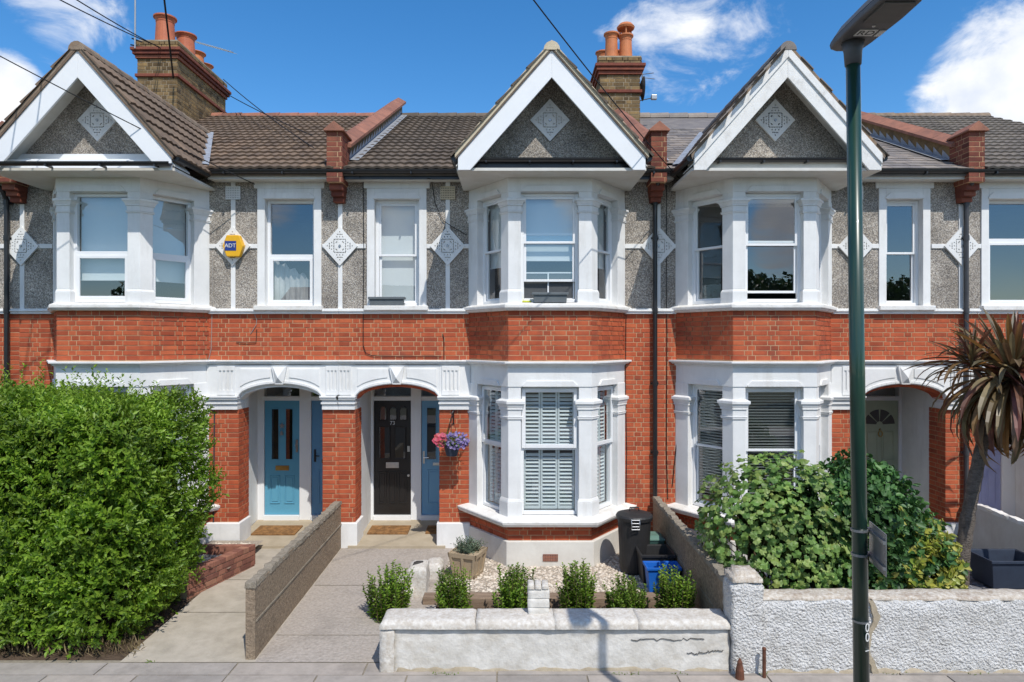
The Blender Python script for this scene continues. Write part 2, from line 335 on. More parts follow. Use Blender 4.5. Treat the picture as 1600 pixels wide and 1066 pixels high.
mat('ground', (.14, .13, .1), (.09, .1, .06), .4, .95, .1)
mat('gravel_bed', (.46, .40, .33), (.28, .24, .19), 40, .95, .1, bump=.9, bscale=60, bdist=.02)
mat('pebble', (.66, .60, .52), (.55, .48, .40), 10, .85, .2, var=.9, varcol=[(.55, .5, .45), (.85, .8, .76), (1, 1, 1), (1.15, 1.13, 1.1)])
mat('slate_chip', (.25, .25, .27), (.18, .18, .2), 10, .8, .3, var=.9, varcol=[(.5, .5, .5), (.9, .9, .9), (1.3, 1.3, 1.3)])
mat('sleeper', (.30, .22, .16), (.17, .12, .085), 5, .9, .15, bump=.5, bscale=30, bdist=.01, aniso=(.4, 4, 4))
mat('planter_wood', (.42, .33, .22), (.33, .25, .165), 4, .8, .2, bump=.15)
mat('bin_black', (.028, .027, .028), (.02, .02, .021), 6, .55, .35)
mat('box_black', (.03, .029, .029), (.022, .022, .022), 6, .5, .35)
mat('box_blue', (.012, .13, .52), (.011, .115, .47), 4, .45, .4)
mat('box_green', (.115, .22, .185), (.1, .19, .16), 4, .5, .4)
mat('box_green_dark', (.04, .09, .08), None, 4, .5, .4)
mat('trough_grey', (.14, .16, .17), (.115, .13, .14), 6, .6, .35)
mat('pot_navy', (.04, .055, .085), (.03, .04, .065), 6, .5, .4)
mat('lamp_green', (.014, .05, .032), (.011, .04, .026), 4, .33, .5, coat=.3, stain=(5, .25, (.05, .06, .05), (1, 1, .2)))
mat('lamp_grey', (.12, .12, .125), (.1, .1, .105), 6, .5, .4)
mat('lamp_under', (.13, .125, .12), (.1, .1, .095), 6, .6, .4)
mat('label_white', (.78, .78, .76), None, 4, .5, .4)
mat('paint_white', (.75, .75, .73), (.6, .6, .58), 30, .6, .3)
mat('rust', (.16, .062, .035), (.08, .035, .022), 12, .75, .3, bump=.3, bscale=60)
mat('alarm_yellow', (.78, .42, .012), (.75, .4, .011), 4, .4, .45)
mat('alarm_blue', (.015, .045, .26), None, 4, .4, .45)
mat('bark', (.20, .17, .145), (.10, .085, .072), 12, .95, .1, bump=1, bscale=34, bdist=.03, aniso=(1, 1, 2))
mat('stem', (.13, .095, .055), (.08, .06, .035), 12, .9, .1)
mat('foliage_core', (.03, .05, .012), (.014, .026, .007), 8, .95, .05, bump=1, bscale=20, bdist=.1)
mat('yellow_cloth', (.6, .62, .05), None, 4, .8, .2)
mat('vent_cream', (.62, .53, .38), (.5, .42, .3), 8, .85, .2)
mat('hollow_dark', (.08, .075, .07), (.06, .055, .05), 8, .95, .1)  # near-black colour put in for the shade inside openings
leaf_mat('leaf_privet', [(.07, .155, .012), (.15, .27, .02), (.20, .345, .028), (.29, .43, .05), (.12, .23, .017)], .48)
leaf_mat('leaf_tip', [(.18, .32, .03), (.30, .43, .06), (.23, .37, .04)], .45)
leaf_mat('leaf_box', [(.09, .20, .016), (.18, .31, .03), (.28, .41, .055), (.13, .25, .024)], .45)
leaf_mat('leaf_vine', [(.08, .17, .035), (.14, .255, .055), (.20, .32, .07), (.30, .38, .12), (.10, .205, .045), (.25, .30, .07)], .35, .5)
leaf_mat('leaf_euonymus', [(.03, .085, .022), (.05, .13, .034), (.08, .175, .045), (.04, .11, .03)], .2, .48, .4)
leaf_mat('leaf_variegated', [(.45, .42, .06), (.16, .23, .03), (.5, .46, .12), (.09, .17, .03)], .3, .4)
leaf_mat('leaf_cordyline', [(.12, .095, .045), (.20, .07, .05), (.19, .16, .08), (.10, .08, .04), (.30, .15, .045), (.16, .06, .06), (.25, .21, .11)], .3, .42, .45)
leaf_mat('leaf_dry', [(.30, .23, .12), (.2, .15, .08), (.38, .30, .16)], .25, .6)
leaf_mat('leaf_tree', [(.02, .05, .012), (.045, .09, .02), (.06, .11, .025)], .3)
leaf_mat('leaf_lavender', [(.10, .15, .09), (.15, .2, .13), (.08, .12, .06)], .2, .6)
leaf_mat('petal_pink', [(.75, .08, .16), (.8, .2, .3), (.7, .12, .12), (.82, .35, .42)], .35, .6)
leaf_mat('petal_purple', [(.22, .16, .5), (.36, .26, .62), (.6, .5, .75), (.15, .12, .45)], .35, .6)
glass_mat('glass')
glass_mat('glass_clear', (.9, .93, .92), .10)
glass_mat('glass_dark', (.35, .36, .36), .10)

# ------------------------------------------------------------------ pieces: bricks, tiles
def brick_mesh(mname):
    m = MB(); c, e = .022, .05
    m.v = [(-.5, 0, -.5), (.5, 0, -.5), (.5, 0, .5), (-.5, 0, .5), (-.5, -.75, -.5), (.5, -.75, -.5), (.5, -.75, .5), (-.5, -.75, .5),
           (-.5+c, -1, -.5+e), (.5-c, -1, -.5+e), (.5-c, -1, .5-e), (-.5+c, -1, .5-e)]
    m.f = [(8, 9, 10, 11), (4, 5, 9, 8), (5, 6, 10, 9), (6, 7, 11, 10), (7, 4, 8, 11), (0, 1, 5, 4), (1, 2, 6, 5), (2, 3, 7, 6), (3, 0, 4, 7)]
    return m.mesh('brick', mname)
def lay_bricks(fr, L, z0, z1, out, course=.075, proud=.005, a0=0., seed=None, bl=.215, bh=.1025, j=.011):
    """Flemish bond: rows of alternating stretchers and headers clipped to [0,L]"""
    r = random.Random(seed if seed is not None else rnd.random())
    n = max(1, round((z1 - z0) / course)); ch = (z1 - z0) / n
    for i in range(n):
        zc = z0 + (i + .5) * ch
        a = -(.16 if i % 2 else .0) - r.uniform(0, .012) + a0; k = i % 2
        while a < L - 1e-4:
            w = bl if k % 2 == 0 else bh
            s, e = max(a, 0), min(a + w, L)
            if e - s > .012:
                out.append((fr(s * .5 + e * .5, r.uniform(-.0015, .0015), zc + r.uniform(-.001, .001)), fr.u, fr.n, (e - s) * r.uniform(.985, 1.0), ch - j, proud * r.uniform(.8, 1.25)))
            a += w + j; k += 1
def brick_objects(lst, mesh, parent, limit, name='brick'):
    def seen(b):
        p = b[0]
        px = 800 + F * p.x / p.y
        if px < -10 or px > 1610: return 0
        fac = -(p - cam.location).normalized().dot(b[2])
        return b[3] * b[4] * max(fac, 0) / (p.y * p.y)
    lst = sorted(lst, key=seen, reverse=True)
    for p, u, n, l, h, d in lst[:limit]:
        instance(name, mesh, parent, basis(p, u * l, -n * d, UP * h))
    rest = lst[limit:]
    if rest: brick_mass(rest, mesh, parent, name + '_courses')
def brick_mass(lst, mesh, parent, name):
    V = np.array([v.co for v in mesh.vertices]); Fc = [tuple(p.vertices) for p in mesh.polygons]; k = len(V)
    verts = []; faces = []
    for i, (p, u, n, l, h, d) in enumerate(lst):
        A = np.array([u * l, -n * d, UP * h]); verts.append(V @ A + np.array(p))
        faces += [tuple(x + i * k for x in f) for f in Fc]
    me = bpy.data.meshes.new(name); me.from_pydata(np.vstack(verts).tolist(), [], faces); me.materials.append(mesh.materials[0])
    o = bpy.data.objects.new(name, me); COL.objects.link(o); attach(o, parent); tag(o, kind='stuff'); return o

BRICK = brick_mesh('brick_red'); BRICK_DARK = brick_mesh('brick_dark'); BRICK_STOCK = brick_mesh('brick_stock'); BRICK_PINK = brick_mesh('brick_pink')
TW, TG = .30, .325
def roman_tile(mname):
    """double-roll interlocking tile: x across, y up the slope, z out of the roof"""
    prof = []
    for k in range(13):
        t = k / 12; x = (t - .5) * TW
        z = .016 * max(0, math.cos((t * 2 % 1 - .5) * math.pi * 1.25)) ** 1.2 if True else 0
        prof.append((x, z))
    m = MB(); n = len(prof)
    m.v = [(x, -.02, z + .042) for x, z in prof] + [(x, TG + .03, z + .004) for x, z in prof] + [(x, -.02, z * .8 + .008) for x, z in prof]
    for i in range(n - 1):
        m.f.append((i, i+1, n+i+1, n+i)); m.f.append((2*n+i, 2*n+i+1, i+1, i))
    m.f += [(0, n, 2*n), (n-1, 3*n-1, 2*n-1)]
    return m.mesh('roof_tile', mname, smooth=False)
def flat_tile(mname, w=.25, g=.2):
    m = MB(); m.quadbox([(-w/2+.003, -.015, .012), (w/2-.003, -.015, .012), (w/2-.003, g+.03, .0), (-w/2+.003, g+.03, .0), (-w/2+.003, -.015, .024), (w/2-.003, -.015, .024), (w/2-.003, g+.03, .012), (-w/2+.003, g+.03, .012)])
    return m.mesh('roof_tile', mname)
def tile_field(parent, mesh, o, u, v, ncol, nrow, w, g, keep, limit, stagger=False, name='roof_tile'):
    u = Vector(u).normalized(); v = Vector(v).normalized(); n = u.cross(v)
    L = []
    for j in range(nrow):
        for i in range(ncol):
            p = Vector(o) + u * (w * (i + .5 + (.5 if stagger and j % 2 else 0))) + v * (g * j)
            q = p + v * g * .5
            if keep(q): L.append((p, rnd.uniform(-.006, .006)))
    L.sort(key=lambda t: t[0].y)
    for p, e in L[:limit]:
        a = rnd.uniform(-.008, .008)
        instance(name, mesh, parent, basis(p + n * (.012 + e * .4), u + n * a, v + u * e, n))
    return L

# ------------------------------------------------------------------ openings: windows, doors
def window(house, fr, w, z0, z1, split=.5, style='sash', cover=None, cover_to=0., mat_f='upvc', fw=.05, glass='glass', gap=0., bottom_gap=0.):
    """frame local: a from 0..w along, b outward (0 = frame face), c = world z"""
    m = MB(); dp = .07
    m.lbox(fr, 0, fw, -dp, 0, z0, z1); m.lbox(fr, w - fw, w, -dp, 0, z0, z1)
    m.lbox(fr, fw, w - fw, -dp, 0, z1 - fw, z1); m.lbox(fr, fw, w - fw, -dp, .012, z0, z0 + fw)
    win = m.build('window', mat_f, house, bevel=.006)
    h = z1 - z0; zm = z0 + h * split
    rail = .035
    def sash(a0, a1, c0, c1, b, st=.035):
        s = MB()
        s.lbox(fr, a0, a0 + st, b - .03, b, c0, c1); s.lbox(fr, a1 - st, a1, b - .03, b, c0, c1)
        s.lbox(fr, a0 + st, a1 - st, b - .03, b, c1 - st, c1); s.lbox(fr, a0 + st, a1 - st, b - .03, b, c0, c0 + st)
        s.build('sash', mat_f, win, bevel=.004)
        p = MB(); p.quad(fr(a0 + st, b - .015, c0 + st), fr(a1 - st, b - .015, c0 + st), fr(a1 - st, b - .015, c1 - st), fr(a0 + st, b - .015, c1 - st))
        p.build('pane', glass, win)
    if style == 'sash':
        sash(fw, w - fw, zm - rail / 2, z1 - fw, -.012)
        sash(fw + .002, w - fw - .002, z0 + fw + bottom_gap, zm + rail / 2 + bottom_gap * .5, -.045)
    elif style == 'fixed_over_casement':
        m2 = MB(); m2.lbox(fr, fw, w - fw, -dp, .001, zm - .03, zm + .03); m2.build('transom', mat_f, win, bevel=.004)
        p = MB(); p.quad(fr(fw, -.04, zm + .03), fr(w - fw, -.04, zm + .03), fr(w - fw, -.04, z1 - fw), fr(fw, -.04, z1 - fw)); p.build('pane', glass, win)
        sash(fw + .001, w - fw - .001, z0 + fw, zm - .03, .012, .045)
    elif style == 'casement_over_fixed':
        m2 = MB(); m2.lbox(fr, fw, w - fw, -dp, .001, zm - .03, zm + .03); m2.build('transom', mat_f, win, bevel=.004)
        sash(fw - .03, w - fw + .03, zm + .0, z1 - fw + .02, .03, .055)
        p = MB(); p.quad(fr(fw, -.04, z0 + fw), fr(w - fw, -.04, z0 + fw), fr(w - fw, -.04, zm - .03), fr(fw, -.04, zm - .03)); p.build('pane', glass, win)
    if cover == 'roller':
        c = MB(); b = -.13; zb = z0 + h * cover_to
        c.lbox(fr, fw - .02, w - fw + .02, b - .003, b, zb, z1 - fw + .02); c.lbox(fr, fw - .02, w - fw + .02, b - .006, b + .006, zb - .02, zb)
        c.build('roller_blind', 'blind_white', win)
    elif cover == 'venetian':
        c = MB(); z = z1 - fw; b = -.12
        while z > z0 + h * cover_to:
            P = [fr(fw, b - .02, z - .022), fr(w - fw, b - .02, z - .022), fr(w - fw, b + .016, z), fr(fw, b + .016, z)]
            c.quadbox([p for p in (P[0], P[1], P[2], P[3])] + [p + UP * .003 for p in P]); z -= .043
        c.build('venetian_blind', 'blind_slat', win)
    elif cover == 'shutter':
        c = MB(); b = -.11; npan = 3 if w > .6 else 2
        for c0, c1 in ((z0 + fw + .01, zm - .01), (zm + .01, z1 - fw - .01)):
            pw = (w - 2 * fw) / npan
            for i in range(npan):
                a0, a1 = fw + i * pw + .003, fw + (i + 1) * pw - .003
                c.lbox(fr, a0, a0 + .028, b - .012, b + .012, c0, c1); c.lbox(fr, a1 - .028, a1, b - .012, b + .012, c0, c1)
                c.lbox(fr, a0 + .028, a1 - .028, b - .011, b + .011, c1 - .04, c1); c.lbox(fr, a0 + .028, a1 - .028, b - .011, b + .011, c0, c0 + .05)
                z = c0 + .075
                while z < c1 - .06:
                    P = [fr(a0 + .028, b + .022, z - .012), fr(a1 - .028, b + .022, z - .012), fr(a1 - .028, b - .020, z + .018), fr(a0 + .028, b - .020, z + .018)]
                    c.quadbox(P + [p + UP * .007 for p in P]); z += .056
        c.build('shutter', 'shutter', win)
    elif cover == 'curtain':
        c = MB(); b = -.16; n = 26; base = len(c.v)
        for i in range(n + 1):
            a = fw + (w - 2 * fw) * i / n; t = i / n
            bb = b + .022 * math.sin(i * 1.9) + .012 * math.sin(i * .8)
            c.v += [tuple(fr(a, bb, z0 + fw)), tuple(fr(a, bb, z0 + h * (cover_to - .22 * t + .02 * math.sin(i * 1.1))))]
        for i in range(n): c.f.append((base+2*i, base+2*i+2, base+2*i+3, base+2*i+1))
        c.build('curtain', 'curtain', win, smooth=True)
    return win

def door(house, x0, x1, z0, z1, y, mname, kind, number=None):
    fr = frame((x0, y, 0), (1, 0, 0), (0, -1, 0)); w = x1 - x0; h = z1 - z0
    d = MB().lbox(fr, 0, w, -.05, 0, z0, z1).build('door', mname, house, bevel=.004)
    def panel(a0, a1, c0, c1):
        m = MB(); t = .018
        m.lbox(fr, a0, a0 + t, 0, .012, c0, c1); m.lbox(fr, a1 - t, a1, 0, .012, c0, c1); m.lbox(fr, a0 + t, a1 - t, 0, .012, c0, c0 + t); m.lbox(fr, a0 + t, a1 - t, 0, .012, c1 - t, c1)
        m.lbox(fr, a0 + t + .02, a1 - t - .02, 0, .008, c0 + t + .02, c1 - t - .02)
        m.build('panel', mname, d, bevel=.003)
    def pane(a0, a1, c0, c1, arch=False, g='glass_dark', rim=.014):
        po = [(a0, c0), (a1, c0), (a1, c1)]
        if arch:
            r_ = (a1 - a0) / 2; po += [(a0 + r_ + r_ * math.cos(math.pi * k / 8), c1 + r_ * math.sin(math.pi * k / 8)) for k in range(1, 8)]
        po += [(a0, c1)]
        MB().ext(po, fr, 0.0005, .002).build('backing', 'interior', d)
        k = MB(); n = len(po); b = [tuple(fr(a, .005, c)) for a, c in po]; k.v = b; k.f = [tuple(range(n))]; k.build('pane', g, d)
        cx, cy = (a0 + a1) / 2, (c0 + c1) / 2
        e = MB()
        for i in range(n):
            (pa, pc), (qa, qc) = po[i], po[(i + 1) % n]
            e.tube([fr(pa, .005, pc), fr(qa, .005, qc)], .008, 5)
        e.build('bead', mname, d)
    def plate(a0, a1, c, mm, hh=.06):
        MB().lbox(fr, a0, a1, 0, .012, c - hh / 2, c + hh / 2).lbox(fr, a0 + .025, a1 - .025, .012, .018, c - hh / 4, c + hh / 4).build('letter_plate', mm, d, bevel=.003)
    def knob(a, c, mm, lever=False):
        m = MB()
        m.lbox(fr, a - .018, a + .018, 0, .01, c - .11, c + .11)
        if lever: m.tube([fr(a, .01, c), fr(a, .05, c), fr(a + .09, .05, c)], .009, 6)
        else: m.tube([fr(a, .01, c + .02), fr(a, .05, c + .02)], [.012, .02], 8)
        m.build('handle', mm, d)
    if kind == 'two_light':
        pane(.12, .25, z0 + .98, z0 + 1.88); pane(w - .25, w - .12, z0 + .98, z0 + 1.88)
        panel(.09, .27, z0 + .2, z0 + .7); panel(w - .27, w - .09, z0 + .2, z0 + .7); plate(w / 2 - .12, w / 2 + .12, z0 + .83, 'brass', .085)
        s = MB(); cx, cz = w / 2, z0 + 1.58
        s.ext([(cx + (.06 if k % 2 == 0 else .025) * math.sin(k * math.pi / 5), cz + (.06 if k % 2 == 0 else .025) * math.cos(k * math.pi / 5)) for k in reversed(range(10))], fr, .006, .018)
        s.tube([fr(cx, .012, cz - .05), fr(cx, .012, cz - .1)], .004, 5).lathe([(.0, .05), (.025, .02), (.032, -.03), (.0, -.03)], fr(cx, .04, cz - .13), 10)
        s.build('star_ornament', 'steel', d)
        knob(w - .05, z0 + 1.22, 'chrome')
    elif kind == 'plain_panel':
        panel(.12, w - .12, z0 + .2, z0 + .8); pane(.2, .34, z0 + 1.0, z0 + 1.85); knob(.06, z0 + 1.05, 'bin_black', True); plate(.18, .42, z0 + .95, 'bin_black')
    elif kind == 'arched':
        for i in range(3):
            a = .1 + i * .178; pane(a, a + .125, z0 + 1.68, z0 + 1.86, True, 'glass_clear')
        pane(.09, .285, z0 + 1.0, z0 + 1.56); pane(w - .285, w - .09, z0 + 1.0, z0 + 1.56)
        for i in range(3): panel(.075 + i * .18, .075 + i * .18 + .15, z0 + .2, z0 + .77)
        plate(w / 2 - .115, w / 2 + .115, z0 + .88, 'chrome', .1)
        MB().lbox(fr, w - .06, w - .02, 0, .02, z0 + 1.12, z0 + 1.22).build('handle', 'chrome', d); MB().tube([fr(w - .04, 0, z0 + .7), fr(w - .04, .03, z0 + .7)], .022, 10).build('lock', 'chrome', d)
        text_part('door_number', number, .095, frame(fr(w / 2, .003, z0 + 1.625), (1, 0, 0), (0, -1, 0)), 'label_white', d)
    elif kind == 'one_light':
        pane(.09, .26, z0 + .98, z0 + 1.9); panel(.1, w - .1, z0 + .2, z0 + .8); knob(.04, z0 + 1.02, 'chrome', True); plate(.2, .42, z0 + .9, 'chrome', .05)
    elif kind == 'fanlight':
        cx, cz, r_ = w / 2, z0 + 1.6, .27
        for i in range(4):
            a0, a1 = i * math.pi / 4 + .06, (i + 1) * math.pi / 4 - .06
            po = [(cx + .06 * math.cos(a0), cz + .06 * math.sin(a0))] + [(cx + r_ * math.cos(a0 + (a1 - a0) * k / 4), cz + r_ * math.sin(a0 + (a1 - a0) * k / 4)) for k in range(5)] + [(cx + .06 * math.cos(a1), cz + .06 * math.sin(a1))]
            MB().ext(po, fr, .0005, .004).build('pane', 'interior', d)
        panel(.07, w / 2 - .03, z0 + .95, z0 + 1.5); panel(w / 2 + .03, w - .07, z0 + .95, z0 + 1.5); panel(.07, w / 2 - .03, z0 + .15, z0 + .72); panel(w / 2 + .03, w - .07, z0 + .15, z0 + .72)
        plate(w / 2 - .13, w / 2 + .13, z0 + .84, 'rust', .09)
        MB().tube([fr(w / 2, 0, z0 + 1.5), fr(w / 2, .02, z0 + 1.53)], .012, 6).tube([fr(w/2 + .035 * math.cos(t), .03, z0 + 1.44 + .05 * math.sin(t)) for t in np.linspace(0, 2 * math.pi, 13)], .009, 6, False).build('knocker', 'brass', d)
    elif kind == 'lilac':
        pane(.22, .46, z0 + 1.15, z0 + 1.85, False, 'glass_clear'); panel(.12, .31, z0 + .15, z0 + .8); panel(.37, .56, z0 + .15, z0 + .8); plate(.2, .44, z0 + .98, 'chrome', .06)
    return d

def pierced_plate():
    """white diamond plate with real openings, corner to corner 1 unit in x and z, facing -y"""
    n = 24; hole = set()
    for i in range(n):
        for j in range(n):
            x, y = (i + .5) / n * 2 - 1, (j + .5) / n * 2 - 1          # square coordinates, later turned 45 degrees
            r_ = math.hypot(x, y); a = math.atan2(y, x)
            q = max(abs(x), abs(y))
            if .0 <= r_ < .12: hole.add((i, j))
            else:
                ci, cj = int(abs(i - (n - 1) / 2) + .5), int(abs(j - (n - 1) / 2) + .5)
                if .36 < q < .72 and (ci + cj) % 3 == 0 and (ci * cj) % 4 != 3: hole.add((i, j))
    m = MB(); idx = {}
    def V(i, j, k):
        if (i, j, k) not in idx:
            x, y = i / n - .5, j / n - .5
            idx[(i, j, k)] = len(m.v); m.v.append(((x - y) / math.sqrt(2) / math.sqrt(2) * 1.0, -.02 if k else 0., (x + y) / math.sqrt(2) / math.sqrt(2)))
        return idx[(i, j, k)]
    for i in range(n):
        for j in range(n):
            if (i, j) in hole: continue
            m.f.append((V(i, j, 1), V(i+1, j, 1), V(i+1, j+1, 1), V(i, j+1, 1)))
            for (a, b, c, d_, ni, nj) in ((i, j, i+1, j, i, j-1), (i+1, j, i+1, j+1, i+1, j), (i+1, j+1, i, j+1, i, j+1), (i, j+1, i, j, i-1, j)):
                if (ni, nj) in hole or not (0 <= ni < n and 0 <= nj < n):
                    m.f.append((V(a, b, 0), V(c, d_, 0), V(c, d_, 1), V(a, b, 1)))
    return m.mesh('diamond_plate', 'white_render')
PLATE = pierced_plate()
def diamond(parent, cx, y, cz, w, h, backing='plinth_white'):
    o = instance('diamond_plate', PLATE, parent, basis((cx, y - .002, cz), (w, 0, 0), (0, 1.5, 0), (0, 0, h)))
    fr = frame((cx, y, cz), (1, 0, 0), (0, -1, 0))
    b = MB().ext([(-w*.46, 0), (0, -h*.46), (w*.46, 0), (0, h*.46)], fr, .001, .010).build('diamond_backing', backing, parent)
    k = MB().tube([fr(0, .01, 0), fr(0, .045, 0)], [.026, .018], 10).build('diamond_boss', 'steel', parent)
    return o

# ------------------------------------------------------------------ ground, road, pavement
def sheet(name, mname, pts, parent=None, kind='structure', sub=1):
    m = MB(); k = len(m.v); m.v = [tuple(p) for p in pts]; m.f = [tuple(range(len(pts)))]
    o = m.build(name, mname, parent)
    if kind and parent is None: tag(o, kind=kind)
    return o
def gz(y): return -.08 + (min(max(y, 7.0), 10.6) - 7.0) / 3.6 * .08      # the front gardens fall gently to the street
sheet('ground', 'ground', [(-400, -400, -.30), (400, -400, -.30), (400, 900, -.30), (-400, 900, -.30)])
sheet('road', 'asphalt', [(-60, -3.6, -.22), (60, -3.6, -.22), (60, 3.55, -.22), (-60, 3.55, -.22)])
tag(MB().box(-60, 60, 3.55, 3.68, -.29, -.085).build('kerb', 'kerb'), kind='structure')
tag(MB().box(-60, 60, -3.75, -3.6, -.29, -.085).build('kerb', 'kerb'), kind='structure')
sheet('pavement', 'paving', [(-60, -6.4, -.10), (60, -6.4, -.10), (60, -3.75, -.10), (-60, -3.75, -.10)])
pave = tag(MB().box(-60, 60, 3.68, 7.02, -.29, -.092).build('pavement', 'joint_sand'), kind='structure')
slab = MB().box(-.5, .5, -.5, .5, -.5, .5).mesh('paving_slab', 'paving')
rs = random.Random(3)
y = 6.93
for j, dy in enumerate((.26, .6, .6, .6, .6)):
    y -= dy; x = -9.6 + (.45 if j % 2 else 0)
    while x < 9.6:
        w = .9 if j else 1.35
        instance('paving_slab', slab, pave, basis((x + w/2, y + dy/2, -.097 + rs.uniform(-.002, .002)), (w - .018, 0, 0), (0, dy - .018, 0), (0, 0, .034)))
        x += w

# ------------------------------------------------------------------ the terraced houses
ZM0, SLOPE, YE, YR = 5.93, .484, 10.28, 15.8            # main roof: eaves height, pitch, eaves and ridge depth
def zmain(y): return ZM0 + SLOPE * (y - YE)
GZ, GS, GY = 7.40, 1.14, 9.28                            # gable roof: ridge height, pitch, front
PRJ, HB, HF = .85, 1.24, .61                             # bay: projection, half widths at wall and at front
BZ = dict(sill1=3.83, str0=3.70, fr1=5.46, top=5.66, cor0=2.89, cor1=2.97, fr0=2.60, sill0=.69)

def bay_poly(bc, e=0., back=.0):
    ck = math.hypot(HB - HF, PRJ); nx = PRJ / ck
    x0 = HB + e / nx; xf = x0 - (HB - HF) * (PRJ + e) / PRJ
    xb = x0 + (HB - HF) * back / PRJ * 0
    return [(bc - xf, D - PRJ - e), (bc + xf, D - PRJ - e), (bc + x0, D + back), (bc - x0, D + back)]
def bay_frames(bc, e=0.):
    p = bay_poly(bc, e); P = [Vector((a, b, 0)) for a, b in (p[3], p[0], p[1], p[2])]
    out = []
    for i in range(3):
        u = (P[i+1] - P[i]); n = Vector((u.y, -u.x, 0)); out.append((frame(P[i], u, n), u.length))
    return out

def column_poly(bc, side, sc=1.0, leg=.185, th=.17):
    p = bay_poly(bc); c = Vector(p[0] if side < 0 else p[1]); b = Vector(p[3] if side < 0 else p[2])
    ck = (b - c).normalized(); fx = Vector((1, 0)) if side < 0 else Vector((-1, 0))
    nin = Vector((-ck.y, ck.x)); nin = nin if nin.y > 0 else -nin
    poly = [c, c + fx * leg, c + fx * leg + Vector((0, th)), b * 0 + c + ck * leg + nin * th, c + ck * leg]
    ctr = sum(poly, Vector((0, 0))) / 5
    poly = [ctr + (q - ctr) * sc for q in poly]
    return [tuple(q) for q in (poly if side < 0 else poly[::-1])]

def stack(m, polyf, z0, z1, cap, base, kind):
    """shaft with moulded capital (cap = its z range) and base"""
    c0, c1 = cap; h = c1 - c0
    m.prism(polyf(1.0), z0 + base, z1 + .01)
    if base: m.prism(polyf(1.16), z0, z0 + base * .80); m.prism(polyf(1.16), z0 + base * .80, z0 + base, polyf(1.02))
    def top(a, b, s_0, s_1): m.prism(polyf(s_0), c0 + h * a, c0 + h * b, polyf(s_1))
    top(0, .10, 1.14, 1.14); top(.10, .15, 1.20, 1.20); top(.15, .50, 1.05, 1.08); top(.50, .60, 1.20, 1.20); top(.60, .80, 1.20, 1.36); top(.80, .97, 1.46, 1.46); top(.97, 1.05, 1.40, 1.05)

def cornice(m, fr, a0, a1, z0, z1, prj):
    h = z1 - z0
    m.lbox(fr, a0, a1, -.05, prj * .45, z0, z0 + h * .35); m.lbox(fr, a0, a1, -.05, prj * .8, z0 + h * .35, z0 + h * .7); m.lbox(fr, a0, a1, -.05, prj, z0 + h * .7, z1)

def shoulder(m, fr, a0, a1, z0, z1, b0, b1):
    """raised lintel head with clipped upper corners"""
    c = (z1 - z0) * .75
    m.ext([(a0, z0), (a1, z0), (a1, z1 - c), (a1 - c, z1), (a0 + c, z1), (a0, z1 - c)], fr, b0, b1)

def wall_with_holes(m, x0, x1, z0, z1, y0, y1, holes):
    xs = sorted({x0, x1, *[min(max(h[i], x0), x1) for h in holes for i in (0, 1)]}); zs = sorted({z0, z1, *[min(max(h[i], z0), z1) for h in holes for i in (2, 3)]})
    for i in range(len(xs) - 1):
        run = None
        for j in range(len(zs) - 1):
            cx, cz = (xs[i] + xs[i+1]) / 2, (zs[j] + zs[j+1]) / 2
            if any(h[0] < cx < h[1] and h[2] < cz < h[3] for h in holes):
                if run is not None: m.box(xs[i], xs[i+1], y0, y1, run, zs[j]); run = None
            elif run is None: run = zs[j]
        if run is not None: m.box(xs[i], xs[i+1], y0, y1, run, zs[-1])

